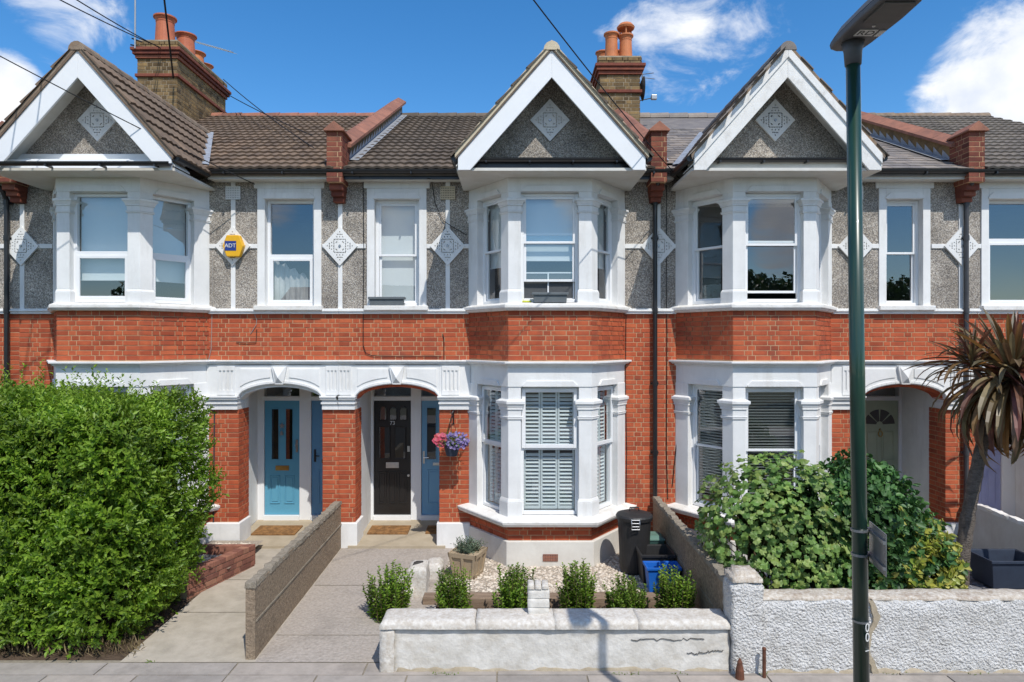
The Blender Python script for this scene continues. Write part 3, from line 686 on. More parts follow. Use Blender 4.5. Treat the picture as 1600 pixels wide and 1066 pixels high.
PD = 1.25                                             # depth of the recessed porches
HOUSES = {}
def house(key, pl, s, W, label, roof, bay=True, win=(.5, 1.25), covers={}, doors=(), gable='plain', full_gable=None, wside=None, limit=300, porch=True):
    """pl: party line on the porch side, s=+1 when the house extends to +x from it, W width"""
    X = lambda t: pl + s * t
    def rng(t0, t1): a, b = X(t0), X(t1); return (a, b) if a < b else (b, a)
    far = X(W); bc = X(3.31) if bay else None
    xl, xr = min(pl, far), max(pl, far)
    H = thing('terraced_house', ((xl + xr) / 2, D, 0), label, 'house', 'houses of the terrace'); HOUSES[key] = H
    front = lambda x, z=0: frame((x, D, 0), (1, 0, 0), (0, -1, 0))
    W0 = front(0)                                     # main wall frame, a = world x
    # --- walls
    w0, w1 = rng(*win)
    pz0, pz1 = 3.83, 5.53
    holes_up = [(w0 - .012, w1 + .012, pz0 - .02, pz1 + .012)]
    holes_dn = [(*rng(.25, 1.61), -.2, 2.64)] if porch else []
    if bay:
        holes_up.append((bc - HB + .1, bc + HB - .1, BZ['sill1'], BZ['fr1'])); holes_dn.append((bc - HB + .1, bc + HB - .1, BZ['sill0'], 2.62))
    m = MB(); wall_with_holes(m, xl + .001, xr - .001, 3.70, 5.86, D, D + .28, holes_up); m.build('pebbledash_wall', 'pebbledash', H)
    m = MB(); wall_with_holes(m, xl + .001, xr - .001, -.1, 3.70, D, D + .28, holes_dn); bw = m.build('brick_wall', 'mortar', H)
    MB().box(xl + .01, xr - .01, D + 9.4, D + 9.6, -.2, 5.9).build('rear_wall', 'brick_stock', H)
    # --- rooms behind the windows (dim inside)
    m = MB()
    for (a, b, c, d_) in [(xl + .15, xr - .15, 3.3, 5.88)] + ([(bc - 1.35, bc + 1.35, .1, 2.9)] if bay else []):
        y0, y1 = D + .281, D + 4
        m.quad((a, y1, c), (b, y1, c), (b, y1, d_), (a, y1, d_)); m.quad((a, y0, c), (b, y0, c), (b, y1, c), (a, y1, c)); m.quad((a, y0, d_), (a, y1, d_), (b, y1, d_), (b, y0, d_))
        m.quad((a, y0, c), (a, y1, c), (a, y1, d_), (a, y0, d_)); m.quad((b, y0, c), (b, y0, d_), (b, y1, d_), (b, y1, c))
    m.build('room', 'interior', H)
    B = []                                            # bricks
    def area(t0, t1, z0, z1):
        a, b = rng(t0, t1); lay_bricks(frame((a, D, 0), (1, 0, 0), (0, -1, 0)), b - a, z0, z1, B)
    # --- first-floor trim
    m = MB()
    x0, x1 = rng(0, 2.07 if bay else W)
    m.lbox(W0, x0, x1, -.02, .055, 3.70, 3.735); m.lbox(W0, x0, x1, -.02, .075, 3.735, 3.765); m.lbox(W0, x0, x1, -.02, .05, 3.765, 3.785)
    if bay:
        x0, x1 = rng(4.55, W); m.lbox(W0, x0, x1, -.02, .055, 3.70, 3.735); m.lbox(W0, x0, x1, -.02, .075, 3.735, 3.765); m.lbox(W0, x0, x1, -.02, .05, 3.765, 3.785)
    m.build('string_course', 'white_render', H, bevel=.008)
    m = MB(); e = .12
    m.lbox(W0, w0 - e, w0, -.2, .022, 3.785, 5.70); m.lbox(W0, w1, w1 + e, -.2, .022, 3.785, 5.70)
    m.lbox(W0, w0, w1, -.2, .022, pz1, 5.70); m.lbox(W0, w0 - e - .05, w1 + e + .05, -.05, .030, 5.70, 5.87)
    shoulder(m, W0, w0 - .02, w1 + .02, pz1 - .0, pz1 + .10, .02, .045)
    m.build('window_surround', 'white_render', H, bevel=.006)
    m = MB().lbox(W0, w0 - e - .03, w1 + e + .03, -.2, .11, 3.755, 3.83); m.build('window_sill', 'white_sill', H, bevel=.01)
    fw = frame((w0, D + .10, 0), (1, 0, 0), (0, -1, 0))
    cv = covers.get('single', {}); window(H, fw, w1 - w0, pz0 + .005, pz1, cv.get('split', .47), cv.get('style', 'sash'), cv.get('cover'), cv.get('to', 0))
    # frieze board along the eaves
    m = MB(); x0, x1 = rng(0.0, 2.0 if bay else W); m.lbox(W0, x0, x1, -.02, .034, 5.82, 5.90)
    if bay: x0, x1 = rng(4.6, W); m.lbox(W0, x0, x1, -.02, .034, 5.82, 5.90)
    m.build('frieze_board', 'soffit', H)
    # half-timber strips and pierced diamonds
    def strips(t0, t1, tc, cz=4.78, vert=True, dw=.56):
        a, b = rng(t0, t1); c = X(tc); k = MB(); q = .035
        if vert: k.lbox(W0, c - q, c + q, 0, .018, 3.785, cz - dw * .45); k.lbox(W0, c - q, c + q, 0, .018, cz + dw * .45, 5.82)
        if a < c - dw * .42: k.lbox(W0, a, c - dw * .42, 0, .018, cz - q, cz + q)
        if b > c + dw * .42: k.lbox(W0, c + dw * .42, b, 0, .018, cz - q, cz + q)
        k.build('timber_strip', 'white_render', H, bevel=.003)
        if a - .02 <= c <= b + .02: diamond(H, c, D - .012, cz, dw, dw * 1.12)
    if bay:
        strips(win[1] + .12, 2.07, (win[1] + .12 + 2.07) / 2)
    if wside: strips(*wside)
    # airbrick above the diamond
    if bay:
        tcen = (win[1] + .12 + 2.07) / 2; k = MB(); c = X(tcen)
        for i in range(6):
            k.lbox(W0, c - .115, c + .115, .018, .032, 5.52 + i * .038, 5.54 + i * .038)
        for i in range(9): k.lbox(W0, c - .115 + i * .0272, c - .099 + i * .0272, .018, .031, 5.52, 5.725)
        MB().lbox(W0, c - .116, c + .116, .0, .0185, 5.519, 5.727).build('air_brick_back', 'hollow_dark', H)  # dark sheet, shade of the vent holes put into its colour
        k.build('air_brick', 'vent_cream' if key == 'B' else 'white_render', H)
    if porch:
        # --- porch: piers, arch, frieze
        oA, oB = rng(.26, 1.6); zs, zc = 2.38, 2.585
        def arc(n=18, dz=0., inset=0.):
            return [(oA + inset + (oB - oA - 2 * inset) * k / n, zs - dz + (zc - zs) * (1 - (2 * k / n - 1) ** 2) ** .62) for k in range(n + 1)]
        m = MB(); A = arc()
        for i in range(len(A) - 1):
            (a, z), (b, q) = A[i], A[i+1]
            m.quadbox([W0(a, .045, z), W0(b, .045, q), W0(b, -.26, q), W0(a, -.26, z), W0(a, .045, 2.90), W0(b, .045, 2.90), W0(b, -.26, 2.90), W0(a, -.26, 2.90)])
        m.build('arch', 'white_render', H)
        # mouldings over the arch
        m = MB()
        for i in range(len(A) - 1):
            (a, z), (b, q) = A[i], A[i+1]
            m.quadbox([W0(a, .062, z + .012), W0(b, .062, q + .012), W0(b, .04, q + .012), W0(a, .04, z + .012), W0(a, .062, z + .055), W0(b, .062, q + .055), W0(b, .04, q + .055), W0(a, .04, z + .055)])
        cx = (oA + oB) / 2
        for (pa, pb) in ((oA + .04, cx - .15), (cx + .15, oB - .04)):
            n = 6; T = [(pa + (pb - pa) * k / n) for k in range(n + 1)]
            zz = lambda a: zs + (zc - zs) * max(0, 1 - (2 * (a - oA) / (oB - oA) - 1) ** 2) ** .62 + .11
            poly = [(a, zz(a)) for a in T] + [(pb, 2.83), (pa, 2.83)]
            m.ext(poly, W0, .04, .058)
        m.build('arch_panel', 'white_render', H, bevel=.005)
        m = MB(); m.ext([(cx - .065, 2.585), (cx + .065, 2.585), (cx + .12, 2.87), (cx - .12, 2.87)], W0, .04, .09)
        k = len(m.v); m.v += [tuple(W0(cx - .06, .09, 2.60)), tuple(W0(cx + .06, .09, 2.60)), tuple(W0(cx + .10, .09, 2.86)), tuple(W0(cx - .10, .09, 2.86)), tuple(W0(cx, .15, 2.69))]
        m.f += [(k, k+1, k+4), (k+1, k+2, k+4), (k+2, k+3, k+4), (k+3, k, k+4)]
        m.build('keystone', 'white_render', H)
        m = MB(); A2 = arc(18, .05)
        for i in range(len(A) - 1):
            (a, z), (b, q) = A[i], A[i+1]; z2, q2 = A2[i][1], A2[i+1][1]
            m.quadbox([W0(a, -.02, z2), W0(b, -.02, q2), W0(b, -.30, q2), W0(a, -.30, z2), W0(a, -.02, z + .01), W0(b, -.02, q + .01), W0(b, -.30, q + .01), W0(a, -.30, z + .01)])
        m.build('arch_soffit', 'white_render' if key == 'A' else 'brick_red', H)
        # frieze blocks with flutes above each pier, capitals, piers
        piers = [rng(0.001, .26), rng(1.6, 2.09)]
        for (a, b), (ta, tb) in zip(piers, ((.0, .26), (1.6, 2.09))):
            m = MB(); m.lbox(W0, a, b, -.26, .045, 2.40, 2.90)
            m.lbox(W0, a + .0, b, -.26, .058, 2.18, 2.27); m.lbox(W0, a - .01, b + .01, -.26, .085, 2.27, 2.30); m.lbox(W0, a - .0, b + .0, -.26, .07, 2.30, 2.345); m.lbox(W0, a - .02, b + .02, -.27, .115, 2.345, 2.375); m.lbox(W0, a - .025, b + .025, -.27, .13, 2.375, 2.40)
            if ta > 0: fa = X(1.64) if s > 0 else X(1.92); nb = 5; wd = .28
            else: fa = (a + .0) if s > 0 else a + .06; nb = 4; wd = .20
            m.lbox(W0, fa, fa + wd, .04, .062, 2.415, 2.49); m.lbox(W0, fa, fa + wd, .04, .062, 2.80, 2.87)
            for i in range(nb): a1 = fa + i * (wd - .03) / (nb - 1); m.lbox(W0, a1, a1 + .03, .04, .062, 2.49, 2.80)
            m.build('frieze_block', 'white_render', H, bevel=.004)
            # brick pier with white plinth
            pw = MB().box(a + .001, b - .001, D - .012, D + .40, .36, 2.18)
            pw.box(a + .002, b - .002, D + .26, D + .399, 2.18, 2.64)
            pier = pw.build('pier', 'mortar', H)
            MB().box(a - .004, b + .004, D + .262, D + .402, 2.181, 2.66).build('pier_head', 'white_render', H)
            lay_bricks(frame((a, D - .012, 0), (1, 0, 0), (0, -1, 0)), b - a, .39, 2.18, B)
            inner = X(.26) if ta == 0 else X(1.6); d_ = s if ta == 0 else -s
            if d_ > 0: f2 = frame((inner, D - .012, 0), (0, 1, 0), (1, 0, 0))
            else: f2 = frame((inner, D + .40, 0), (0, -1, 0), (-1, 0, 0))
            f2 = frame(f2.o + f2.n * (-.001), f2.u, f2.n); lay_bricks(f2, .41, .39, 2.18, B)
            pa, pb = (a, b + .04) if d_ > 0 else (a - .04, b)
            MB().box(pa, pb, D - .07, D + .40, -.12, .385).build('pier_plinth', 'white_render', H, bevel=.012)
        m = MB(); x0, x1 = rng(0, 2.09); cornice(m, W0, x0, x1, 2.885, 2.965, .10); m.build('cornice', 'white_render', H, bevel=.006)
        # --- porch recess
        ia, ib = rng(.17, 1.75); yb = D + PD
        m = MB(); m.box(ia - .1, ia, D + .281, yb, -.1, 2.75); m.box(ib, ib + .1, D + .281, yb, -.1, 2.75); m.box(ia - .1, ib + .1, D + .281, yb + .1, 2.75, 2.85)
        if s > 0: m.box(ia, oA + .0, D + .401, yb, -.1, 2.75)
        else: m.box(oB - .0, ib, D + .401, yb, -.1, 2.75)
        m.build('porch_wall', 'white_render', H)
        sheet('porch_floor', 'porch_concrete', [(oA - .1, D - .1, gz(D) + .03), (oB + .1, D - .1, gz(D) + .03), (ib, yb, .11), (ia, yb, .11)], H, None)
        MB().box(oA - .1, oB + .1, D - .1, D - .06, -.2, gz(D) + .03).build('porch_step', 'porch_concrete', H)
        m = MB(); fb = frame((0, yb - .06, 0), (1, 0, 0), (0, -1, 0))
        ds = sorted(doors, key=lambda d_: d_[0])
        edges = [ia] + [v for d_ in ds for v in (d_[0], d_[1])] + [ib]
        for i in range(0, len(edges), 2): m.lbox(fb, edges[i], edges[i+1], -.12, .02, .10, 2.74)
        for d_ in ds:
            m.lbox(fb, d_[0], d_[1], -.12, .019, 2.215, 2.29); m.lbox(fb, d_[0], d_[1], -.12, .019, 2.66, 2.74); m.lbox(fb, d_[0], d_[1], -.12, .05, .10, .185)
        m.build('door_frame', 'upvc', H, bevel=.006)
        for d_ in ds:
            MB().box(d_[0], d_[1], yb + .05, yb + .06, 2.28, 2.67).build('fanlight_backing', 'interior', H)
            MB().quad((d_[0], yb - .03, 2.29), (d_[1], yb - .03, 2.29), (d_[1], yb - .03, 2.66), (d_[0], yb - .03, 2.66)).build('fanlight', 'glass', H)
            door(H, d_[0] + .004, d_[1] - .004, .187, 2.213, yb - .045, d_[2], d_[3], d_[4] if len(d_) > 4 else None)
    # --- bricks on the main wall
    area(0.002, 2.09 if bay else W, 2.967, 3.70)
    if not porch: area(0.002, W, .02, 2.967)
    if bay: area(4.53, W - .002, .02, 3.70)
    elif porch: area(2.1, W - .002, .02, 2.96)
    # --- bay
    if bay:
        P = lambda e, back=.02: bay_poly(bc, e, back)
        MB().prism(P(-.004), 2.90, 3.72).build('bay_apron', 'mortar', H)
        MB().prism(P(-.004), .30, .60).build('bay_dado', 'mortar', H)
        for fr_, L_ in bay_frames(bc, -.004):
            lay_bricks(fr_, L_, 2.985, 3.715, B); lay_bricks(fr_, L_, .345, .575, B)
        MB().prism(P(.05), -.2, .345).build('bay_plinth', 'plinth_white', H, bevel=.01)
        f3 = bay_frames(bc, .05)[1][0]
        k = MB()
        for i in range(5): k.lbox(f3, .53, .75, .0, .012, .06 + i * .022, .072 + i * .022)
        for i in range(7): k.lbox(f3, .53 + i * .035, .54 + i * .035, .0, .010, .06, .16)
        k.build('air_brick', 'terracotta', H)
        MB().prism(P(.14), .575, .63, P(.17)).prism(P(.17), .63, .655).prism(P(.17), .655, .695, P(.03)).build('bay_sill', 'white_sill', H, bevel=.012)
        MB().prism(P(.06), 3.715, 3.75, P(.09)).prism(P(.10), 3.75, 3.80).prism(P(.10), 3.80, 3.832, P(.02)).build('bay_sill', 'white_sill', H, bevel=.01)
        MB().prism(P(.012), 2.60, 2.90).build('bay_frieze', 'white_render', H)
        MB().prism(P(.03), 2.885, 2.91).prism(P(.06), 2.91, 2.94, P(.085)).prism(P(.105), 2.94, 2.97).build('bay_cornice', 'white_render', H, bevel=.005)
        MB().prism(P(.012), 5.46, 5.68).build('bay_frieze', 'white_render', H)
        for zlo, zhi, ks, cap, base in ((.69, 2.60, 'ground', (2.12, 2.40), .27), (3.83, 5.46, 'first', (5.15, 5.36), .20)):
            for sd in (-1, 1):
                c = MB(); stack(c, lambda q: column_poly(bc, sd, q), zlo, zhi, cap, base, ks); 
                c.build('bay_column', 'white_render', H, bevel=.006)
            fs = bay_frames(bc)
            for i, (fr_, L_) in enumerate(fs):
                if i == 1: continue
                a0, a1 = (0, .25) if i == 0 else (L_ - .25, L_)
                def pol(q, a0=a0, a1=a1, fr_=fr_):
                    w = (a1 - a0) / 2 * q; mid = (a0 + a1) / 2; d2 = .10 * q
                    pts = [fr_(mid - w, d2 - .09, 0), fr_(mid + w, d2 - .09, 0), fr_(mid + w, -.2, 0), fr_(mid - w, -.2, 0)]
                    return [(p.x, p.y) for p in pts]
                c = MB(); stack(c, pol, zlo, zhi, cap, 0, ks)
                c.build('bay_pilaster', 'white_render', H, bevel=.006)
            # lintel heads
            k = MB()
            for i, (fr_, L_) in enumerate(fs):
                a0, a1 = (.185, L_ - .185) if i == 1 else ((.27, L_ - .185) if i == 0 else (.185, L_ - .27))
                shoulder(k, fr_, a0 + .02, a1 - .02, zhi, zhi + .085, .005, .03)
            k.build('lintel_head', 'white_render', H, bevel=.004)
            # windows
            for i, (fr_, L_) in enumerate(fs):
                a0, a1 = (.18, L_ - .18) if i == 1 else ((.24, L_ - .17) if i == 0 else (.17, L_ - .24))
                f4 = frame(fr_(a0, -.10, 0), fr_.u, fr_.n)
                cv = covers.get((ks, i), covers.get(ks, {}))
                window(H, f4, a1 - a0, zlo + .012, zhi - .002, cv.get('split', .5), cv.get('style', 'sash'), cv.get('cover'), cv.get('to', 0), bottom_gap=cv.get('gap', 0))
    brick_objects(B, BRICK, bw, limit)
    # --- roof
    rk, rmesh, rw, rg, rstag = roof
    y1 = YR
    m = MB(); m.quadbox([(xl, YE + .02, ZM0 - .10), (xr, YE + .02, ZM0 - .10), (xr, y1, zmain(y1) - .10), (xl, y1, zmain(y1) - .10), (xl, YE + .02, ZM0 - .02), (xr, YE + .02, ZM0 - .02), (xr, y1, zmain(y1) - .02), (xl, y1, zmain(y1) - .02)])
    m.quadbox([(xl, y1, zmain(y1) - .10), (xr, y1, zmain(y1) - .10), (xr, D + 9.7, 5.8), (xl, D + 9.7, 5.8), (xl, y1, zmain(y1) - .02), (xr, y1, zmain(y1) - .02), (xr, D + 9.7, 5.9), (xl, D + 9.7, 5.9)])
    rf = m.build('roof', rk, H)
    def keep_main(q):
        if q.y > YR - .05 or q.x < xl + .16 or q.x > xr - .10: return False
        if bay and q.z < GZ - GS * abs(q.x - bc) - .02: return False
        if bay and abs(q.x - bc) < 1.30 and q.y < 10.75: return False
        return True
    ncol = int((xr - xl) / rw) + 1; nrow = int((YR - YE) / math.cos(math.atan(SLOPE)) / rg) + 1
    off = {'A': 0, 'B': .16, 'C': .1, 'D': .16, 'Z': 0}[key]
    tile_field(rf, rmesh, (xl + off, YE - .02, ZM0 - .02), (1, 0, 0), (0, 1, SLOPE), ncol, nrow, rw, rg, keep_main, 300, rstag)
    x = xl + .1
    while x < xr - .1:
        e = min(x + .45, xr - .02)
        t = MB(); n = 7
        for k in range(n + 1): a = math.pi * k / n; t.v += [(x, YR + .12 * math.cos(a), zmain(YR) - .06 + .14 * math.sin(a)), (e - .006, YR + .12 * math.cos(a), zmain(YR) - .055 + .15 * math.sin(a))]
        t.f = [(2*k, 2*k+1, 2*k+3, 2*k+2) for k in range(n)] + [tuple(2*k+1 for k in range(n+1)), tuple(2*k for k in reversed(range(n+1)))]
        t.build('ridge_tile', {'A': 'terracotta', 'B': 'tile_dark', 'C': 'slate', 'D': 'ridge_stone', 'Z': 'terracotta'}[key], rf); x += .45
    # eaves: fascia and gutter
    segs = [rng(0.0, 1.98), rng(4.64, W)] if bay else [(xl, xr)]
    for a, b in segs:
        if b - a < .05: continue
        MB().box(a, b, YE + .06, YE + .10, 5.79, 5.93).build('fascia', 'fascia_navy' if key == 'B' else 'soffit', H)
        MB().box(a, b, YE + .101, D + .02, 5.80, 5.82).build('eaves_soffit', 'soffit', H)
        g = MB(); n = 8; r_ = .058; gy, gz_ = YE - .005, 5.915
        for k in range(n + 1): t = math.pi * k / n; g.v += [(a, gy + r_ * math.cos(t), gz_ - r_ * math.sin(t)), (b, gy + r_ * math.cos(t), gz_ - r_ * math.sin(t))]
        g.f = [(2*k, 2*k+2, 2*k+3, 2*k+1) for k in range(n)]
        x = a + .3
        while x < b: g.box(x - .012, x + .012, gy - r_ - .006, gy + .06, gz_ - r_ - .012, gz_ - r_ + .02); x += .9
        g.build('gutter', 'gutter_black', H)
    # --- gable over the bay
    if bay:
        GW = 1.31; fg = frame((bc, D - PRJ, 0), (1, 0, 0), (0, -1, 0)); zb = 5.92
        hw = (GZ - .05 - zb) / GS
        MB().ext([(-hw, zb), (hw, zb), (0, GZ - .05)], fg, -.15, .0).build('gable_wall', 'pebbledash', H)
        diamond(H, bc, D - PRJ + .0, 6.50, .58, .62, 'hollow_dark' if key == 'C' else 'plinth_white')  # C gets a near-black backing so the piercings look deep and shaded
        fy = GY; ff = frame((bc, fy, 0), (1, 0, 0), (0, -1, 0)); bwid = .42
        for sd in (-1, 1):
            # bargeboard, foot cut vertical
            po = [(0, GZ - .03), (sd * GW, GZ - .03 - GS * GW), (sd * GW, GZ - .03 - GS * GW - .22), (sd * (GW - .17), GZ - .03 - GS * GW - .22), (0, GZ - .03 - bwid)]
            po = po if sd < 0 else po[::-1]
            MB().ext(po, ff, -.035, .0).build('bargeboard', 'timber_white' if key == 'C' else 'upvc', H, bevel=.005)
            if key == 'C':
                po = [(0, GZ - .03), (sd * GW, GZ - .03 - GS * GW), (sd * GW, GZ - .17 - GS * GW), (0, GZ - .17)]; po = po if sd < 0 else po[::-1]
                MB().ext(po, ff, .0005, .025).build('bargeboard_trim', 'timber_white', H, bevel=.005)
            # sloping roof deck with its painted soffit
            k = MB(); gy1 = YE + (GZ - ZM0) / SLOPE + .2
            q = [(bc, GZ - .07), (bc + sd * (GW + .03), GZ - .07 - GS * (GW + .03))]
            pts = [(q[0][0], fy - .02, q[0][1]), (q[1][0], fy - .02, q[1][1]), (q[1][0], YE + .1, q[1][1]), (q[0][0], gy1, q[0][1])]
            if sd < 0: pts = [pts[1], pts[0], pts[3], pts[2]]
            k.quadbox(pts + [(a, b, c + .07) for a, b, c in pts]); dk = k.build('gable_roof', rk, H)
            k = MB(); off2 = .09
            pts = [(q[0][0], fy + .036, q[0][1] - off2), (q[1][0], fy + .036, q[1][1] - off2), (q[1][0], D - PRJ, q[1][1] - off2), (q[0][0], D - PRJ, q[0][1] - off2)]
            if sd < 0: pts = [pts[1], pts[0], pts[3], pts[2]]
            k.quadbox(pts + [(a, b, c + .018) for a, b, c in pts]); k.build('verge_soffit', 'soffit', H)
            # verge bedding strip
            vt = .065 if key == 'B' else .03; po = [(0, GZ + vt), (sd * (GW + .04), GZ + vt - GS * (GW + .04)), (sd * (GW + .04), GZ - .035 - GS * (GW + .04)), (0, GZ - .035)]; po = po if sd < 0 else po[::-1]
            MB().ext(po, ff, -.05, .022).build('verge', 'verge_mortar' if key == 'B' else 'ridge_stone', H)
            # tiles of this slope: v runs up the slope, u along the ridge
            v = Vector((-sd, 0, GS)).normalized(); u = Vector((0, sd, 0))
            org = Vector((bc + sd * (GW + .06), 0, GZ - GS * (GW + .06)))
            full = full_gable == sd
            nc = 15 if full else 2
            def keep_g(q_): return q_.z < GZ - .06 and (zmain(q_.y) < q_.z + .02 or q_.y < YE + .1)
            if sd > 0: org.y = fy - .045
            else: org.y = fy - .045 + nc * rw
            nr = int(math.hypot(GW + .06, GS * (GW + .06)) / rg) + 1
            tile_field(dk, rmesh, org, u, v, nc, nr, rw, rg, keep_g, 160, rstag)
        # gable ridge
        yy = fy - .03
        gy1 = YE + (GZ - ZM0) / SLOPE
        while yy < gy1:
            t = MB(); n = 7; e = min(yy + .42, gy1 + .1)
            for k in range(n + 1): a = math.pi * k / n; t.v += [(bc + .115 * math.cos(a), yy, GZ - .075 + .125 * math.sin(a)), (bc + .115 * math.cos(a), e - .008, GZ - .07 + .135 * math.sin(a))]
            t.f = [(2*k, 2*k+1, 2*k+3, 2*k+2) for k in range(n)] + [tuple(2*k for k in range(n+1)), tuple(2*k+1 for k in reversed(range(n+1)))]
            t.build('ridge_tile', {'A': 'ridge_stone', 'B': 'verge_mortar', 'C': 'slate'}.get(key, 'tile_dark') if yy < fy + .3 or key != 'B' else 'tile_dark', H); yy += .42
        # soffit box over the bay and gutter along the gable foot
        MB().box(bc - GW - .02, bc + GW + .02, fy + .05, D - .005, 5.66, 5.70).build('gable_soffit', 'soffit', H)
        MB().box(bc - GW + .05, bc + GW - .05, D - PRJ - .30, D - PRJ - .27, 5.70, 5.84).build('gable_fascia', 'fascia_navy' if key == 'B' else 'upvc' if key == 'A' else 'soffit', H)
        MB().box(bc - GW + .05, bc + GW - .05, D - PRJ - .27, D - PRJ + .05, 5.84, 5.865).build('gable_ledge', 'upvc' if key == 'A' else 'fascia_navy' if key == 'B' else 'soffit', H)
        if key == 'A': MB().box(bc - hw + .1, bc + hw - .1, D - PRJ - .05, D - PRJ - .012, 5.90, 6.0).build('gable_rail', 'upvc', H, bevel=.005)
        g = MB(); n = 8; r_ = .052; gy, gz_ = D - PRJ - .355, 5.85 if key != 'A' else 5.75; a, b = (bc - GW + .19, bc + GW - .19) if key != 'A' else (bc - GW - .02, bc + GW + .02)
        if key == 'A': gy = fy - .06
        for k in range(n + 1): t = math.pi * k / n; g.v += [(a, gy + r_ * math.cos(t), gz_ - r_ * math.sin(t)), (b, gy + r_ * math.cos(t), gz_ - r_ * math.sin(t))]
        g.f = [(2*k, 2*k+2, 2*k+3, 2*k+1) for k in range(n)]
        for i in range(4): x = a + .2 + i * (b - a - .4) / 3; g.box(x - .012, x + .012, gy - r_ - .005, gy + .10, gz_ - r_ - .012, gz_ - r_ + .015)
        g.build('gutter', 'gutter_black', H)
        for sd in (-1, 1):         # side eaves of the gable roof
            x = bc + sd * (GW + .05); k = MB().tube([(x, fy + .02, 5.83), (x, YE + .02, 5.86)], .05, 8).build('gutter', 'gutter_black', H)
            # lead valley
            n = 10; vl = MB()
            for i in range(n + 1):
                yv = YE + .05 + (YE + (GZ - ZM0) / SLOPE - YE - .1) * i / n; zv = zmain(yv) + .05; xv = bc + sd * (GZ - zmain(yv)) / GS
                vl.v += [(xv - .07 * (1 if sd < 0 else -1) * -1, yv - .05, zv + .02), (xv + sd * .09, yv, zv + .01)]
            vl.f = [(2*i, 2*i+1, 2*i+3, 2*i+2) for i in range(n)]
            vl.build('valley', 'lead', H)
    return H, bc

SPECS = dict(roller=lambda t: dict(cover='roller', to=t))
TB, TDk, TG_, TS = roman_tile('tile_brown'), roman_tile('tile_dark'), roman_tile('tile_grey'), flat_tile('slate')
yb = D + PD - .045
def bx(px): return (px - 800) * (D + PD) / F
house('A', -2.755, -1, 5.095, 'terraced house with brown tiled roof, blue front doors and a tall hedge before it', ('tile_brown', TB, TW, TG, False), win=(.40, 1.18), full_gable=1,
      covers={'single': dict(style='fixed_over_casement', cover='curtain', to=.46, split=.47), 'first': dict(style='fixed_over_casement', cover='roller', to=.22, split=.45), 'ground': dict(cover='roller', to=.1)},
      doors=((bx(415), bx(470), 'door_blue', 'two_light'), (bx(488), bx(488) + .64, 'door_blue_grey', 'plain_panel')))
house('B', -2.755, 1, 5.02, 'terraced house with number 73 on its black door and pale louvred shutters in the bay', ('tile_dark', TDk, TW, TG, False), win=(.565, 1.275),
      covers={'single': dict(cover='roller', to=.0, split=.48), 'first': dict(cover='roller', to=.36, split=.5), ('first', 1): dict(cover='roller', to=.40, split=.55, gap=.26), 'ground': dict(style='casement_over_fixed', cover='shutter', split=.52)},
      doors=((bx(585), bx(643), 'door_black', 'arched', '73'), (bx(659), bx(659) + .66, 'door_sky', 'one_light')))
house('C', 7.16, -1, 4.895, 'terraced house with grey slate roof, peeling white bargeboards and a pale green door', ('slate', TS, .25, .2, True), win=(.62, 1.20), full_gable=-1,
      covers={'single': dict(split=.5), 'first': dict(split=.53), ('first', 1): dict(split=.53, gap=.09), 'ground': dict(cover='venetian', to=.04, split=.5)},
      doors=((bx(1401) - .66, bx(1401), 'door_green', 'fanlight'), (bx(1401) - 1.48, bx(1401) - .82, 'door_green', 'plain_panel')))
house('D', 7.16, 1, 4.2, 'terraced house with lilac door and white wall beyond the cordyline', ('tile_grey', TG_, TW, TG, False), bay=False, win=(.43, 1.75), covers={'single': dict(style='fixed_over_casement', split=.62)},
      doors=((bx(1561) - .64, bx(1561), 'door_lilac', 'lilac'), (7.46, 7.98, 'door_lilac', 'plain_panel')), limit=120)
house('Z', -7.85, -1, 3.2, 'terraced house behind the hedge showing only its grey pebbledash and brick edge', ('tile_brown', TB, TW, TG, False), bay=False, win=(1.6, 2.4), covers={}, doors=(), limit=80, porch=False)

# trim that sits across the party lines: strips and diamonds, parapets, chimneys, downpipes
W0 = frame((0, D, 0), (1, 0, 0), (0, -1, 0))
def party_strip(H, c, a, b, cz=4.78, dw=.56, ztop=5.45):
    k = MB(); q = .035
    k.lbox(W0, c - q, c + q, 0, .019, 3.785, cz - dw * .45); k.lbox(W0, c - q, c + q, 0, .019, cz + dw * .45, ztop)
    k.lbox(W0, a, c - dw * .42, 0, .019, cz - q, cz + q); k.lbox(W0, c + dw * .42, b, 0, .019, cz - q, cz + q)
    k.build('timber_strip', 'white_render', H, bevel=.003)
    diamond(H, c, D - .012, cz, dw, dw * 1.12)
party_strip(HOUSES['B'], -2.735, -3.02, -2.33)
party_strip(HOUSES['C'], 2.33, 1.80, 2.72, ztop=5.45)
party_strip(HOUSES['D'], 7.15, 6.68, 7.47)
party_strip(HOUSES['A'], -7.80, -8.15, -7.32)

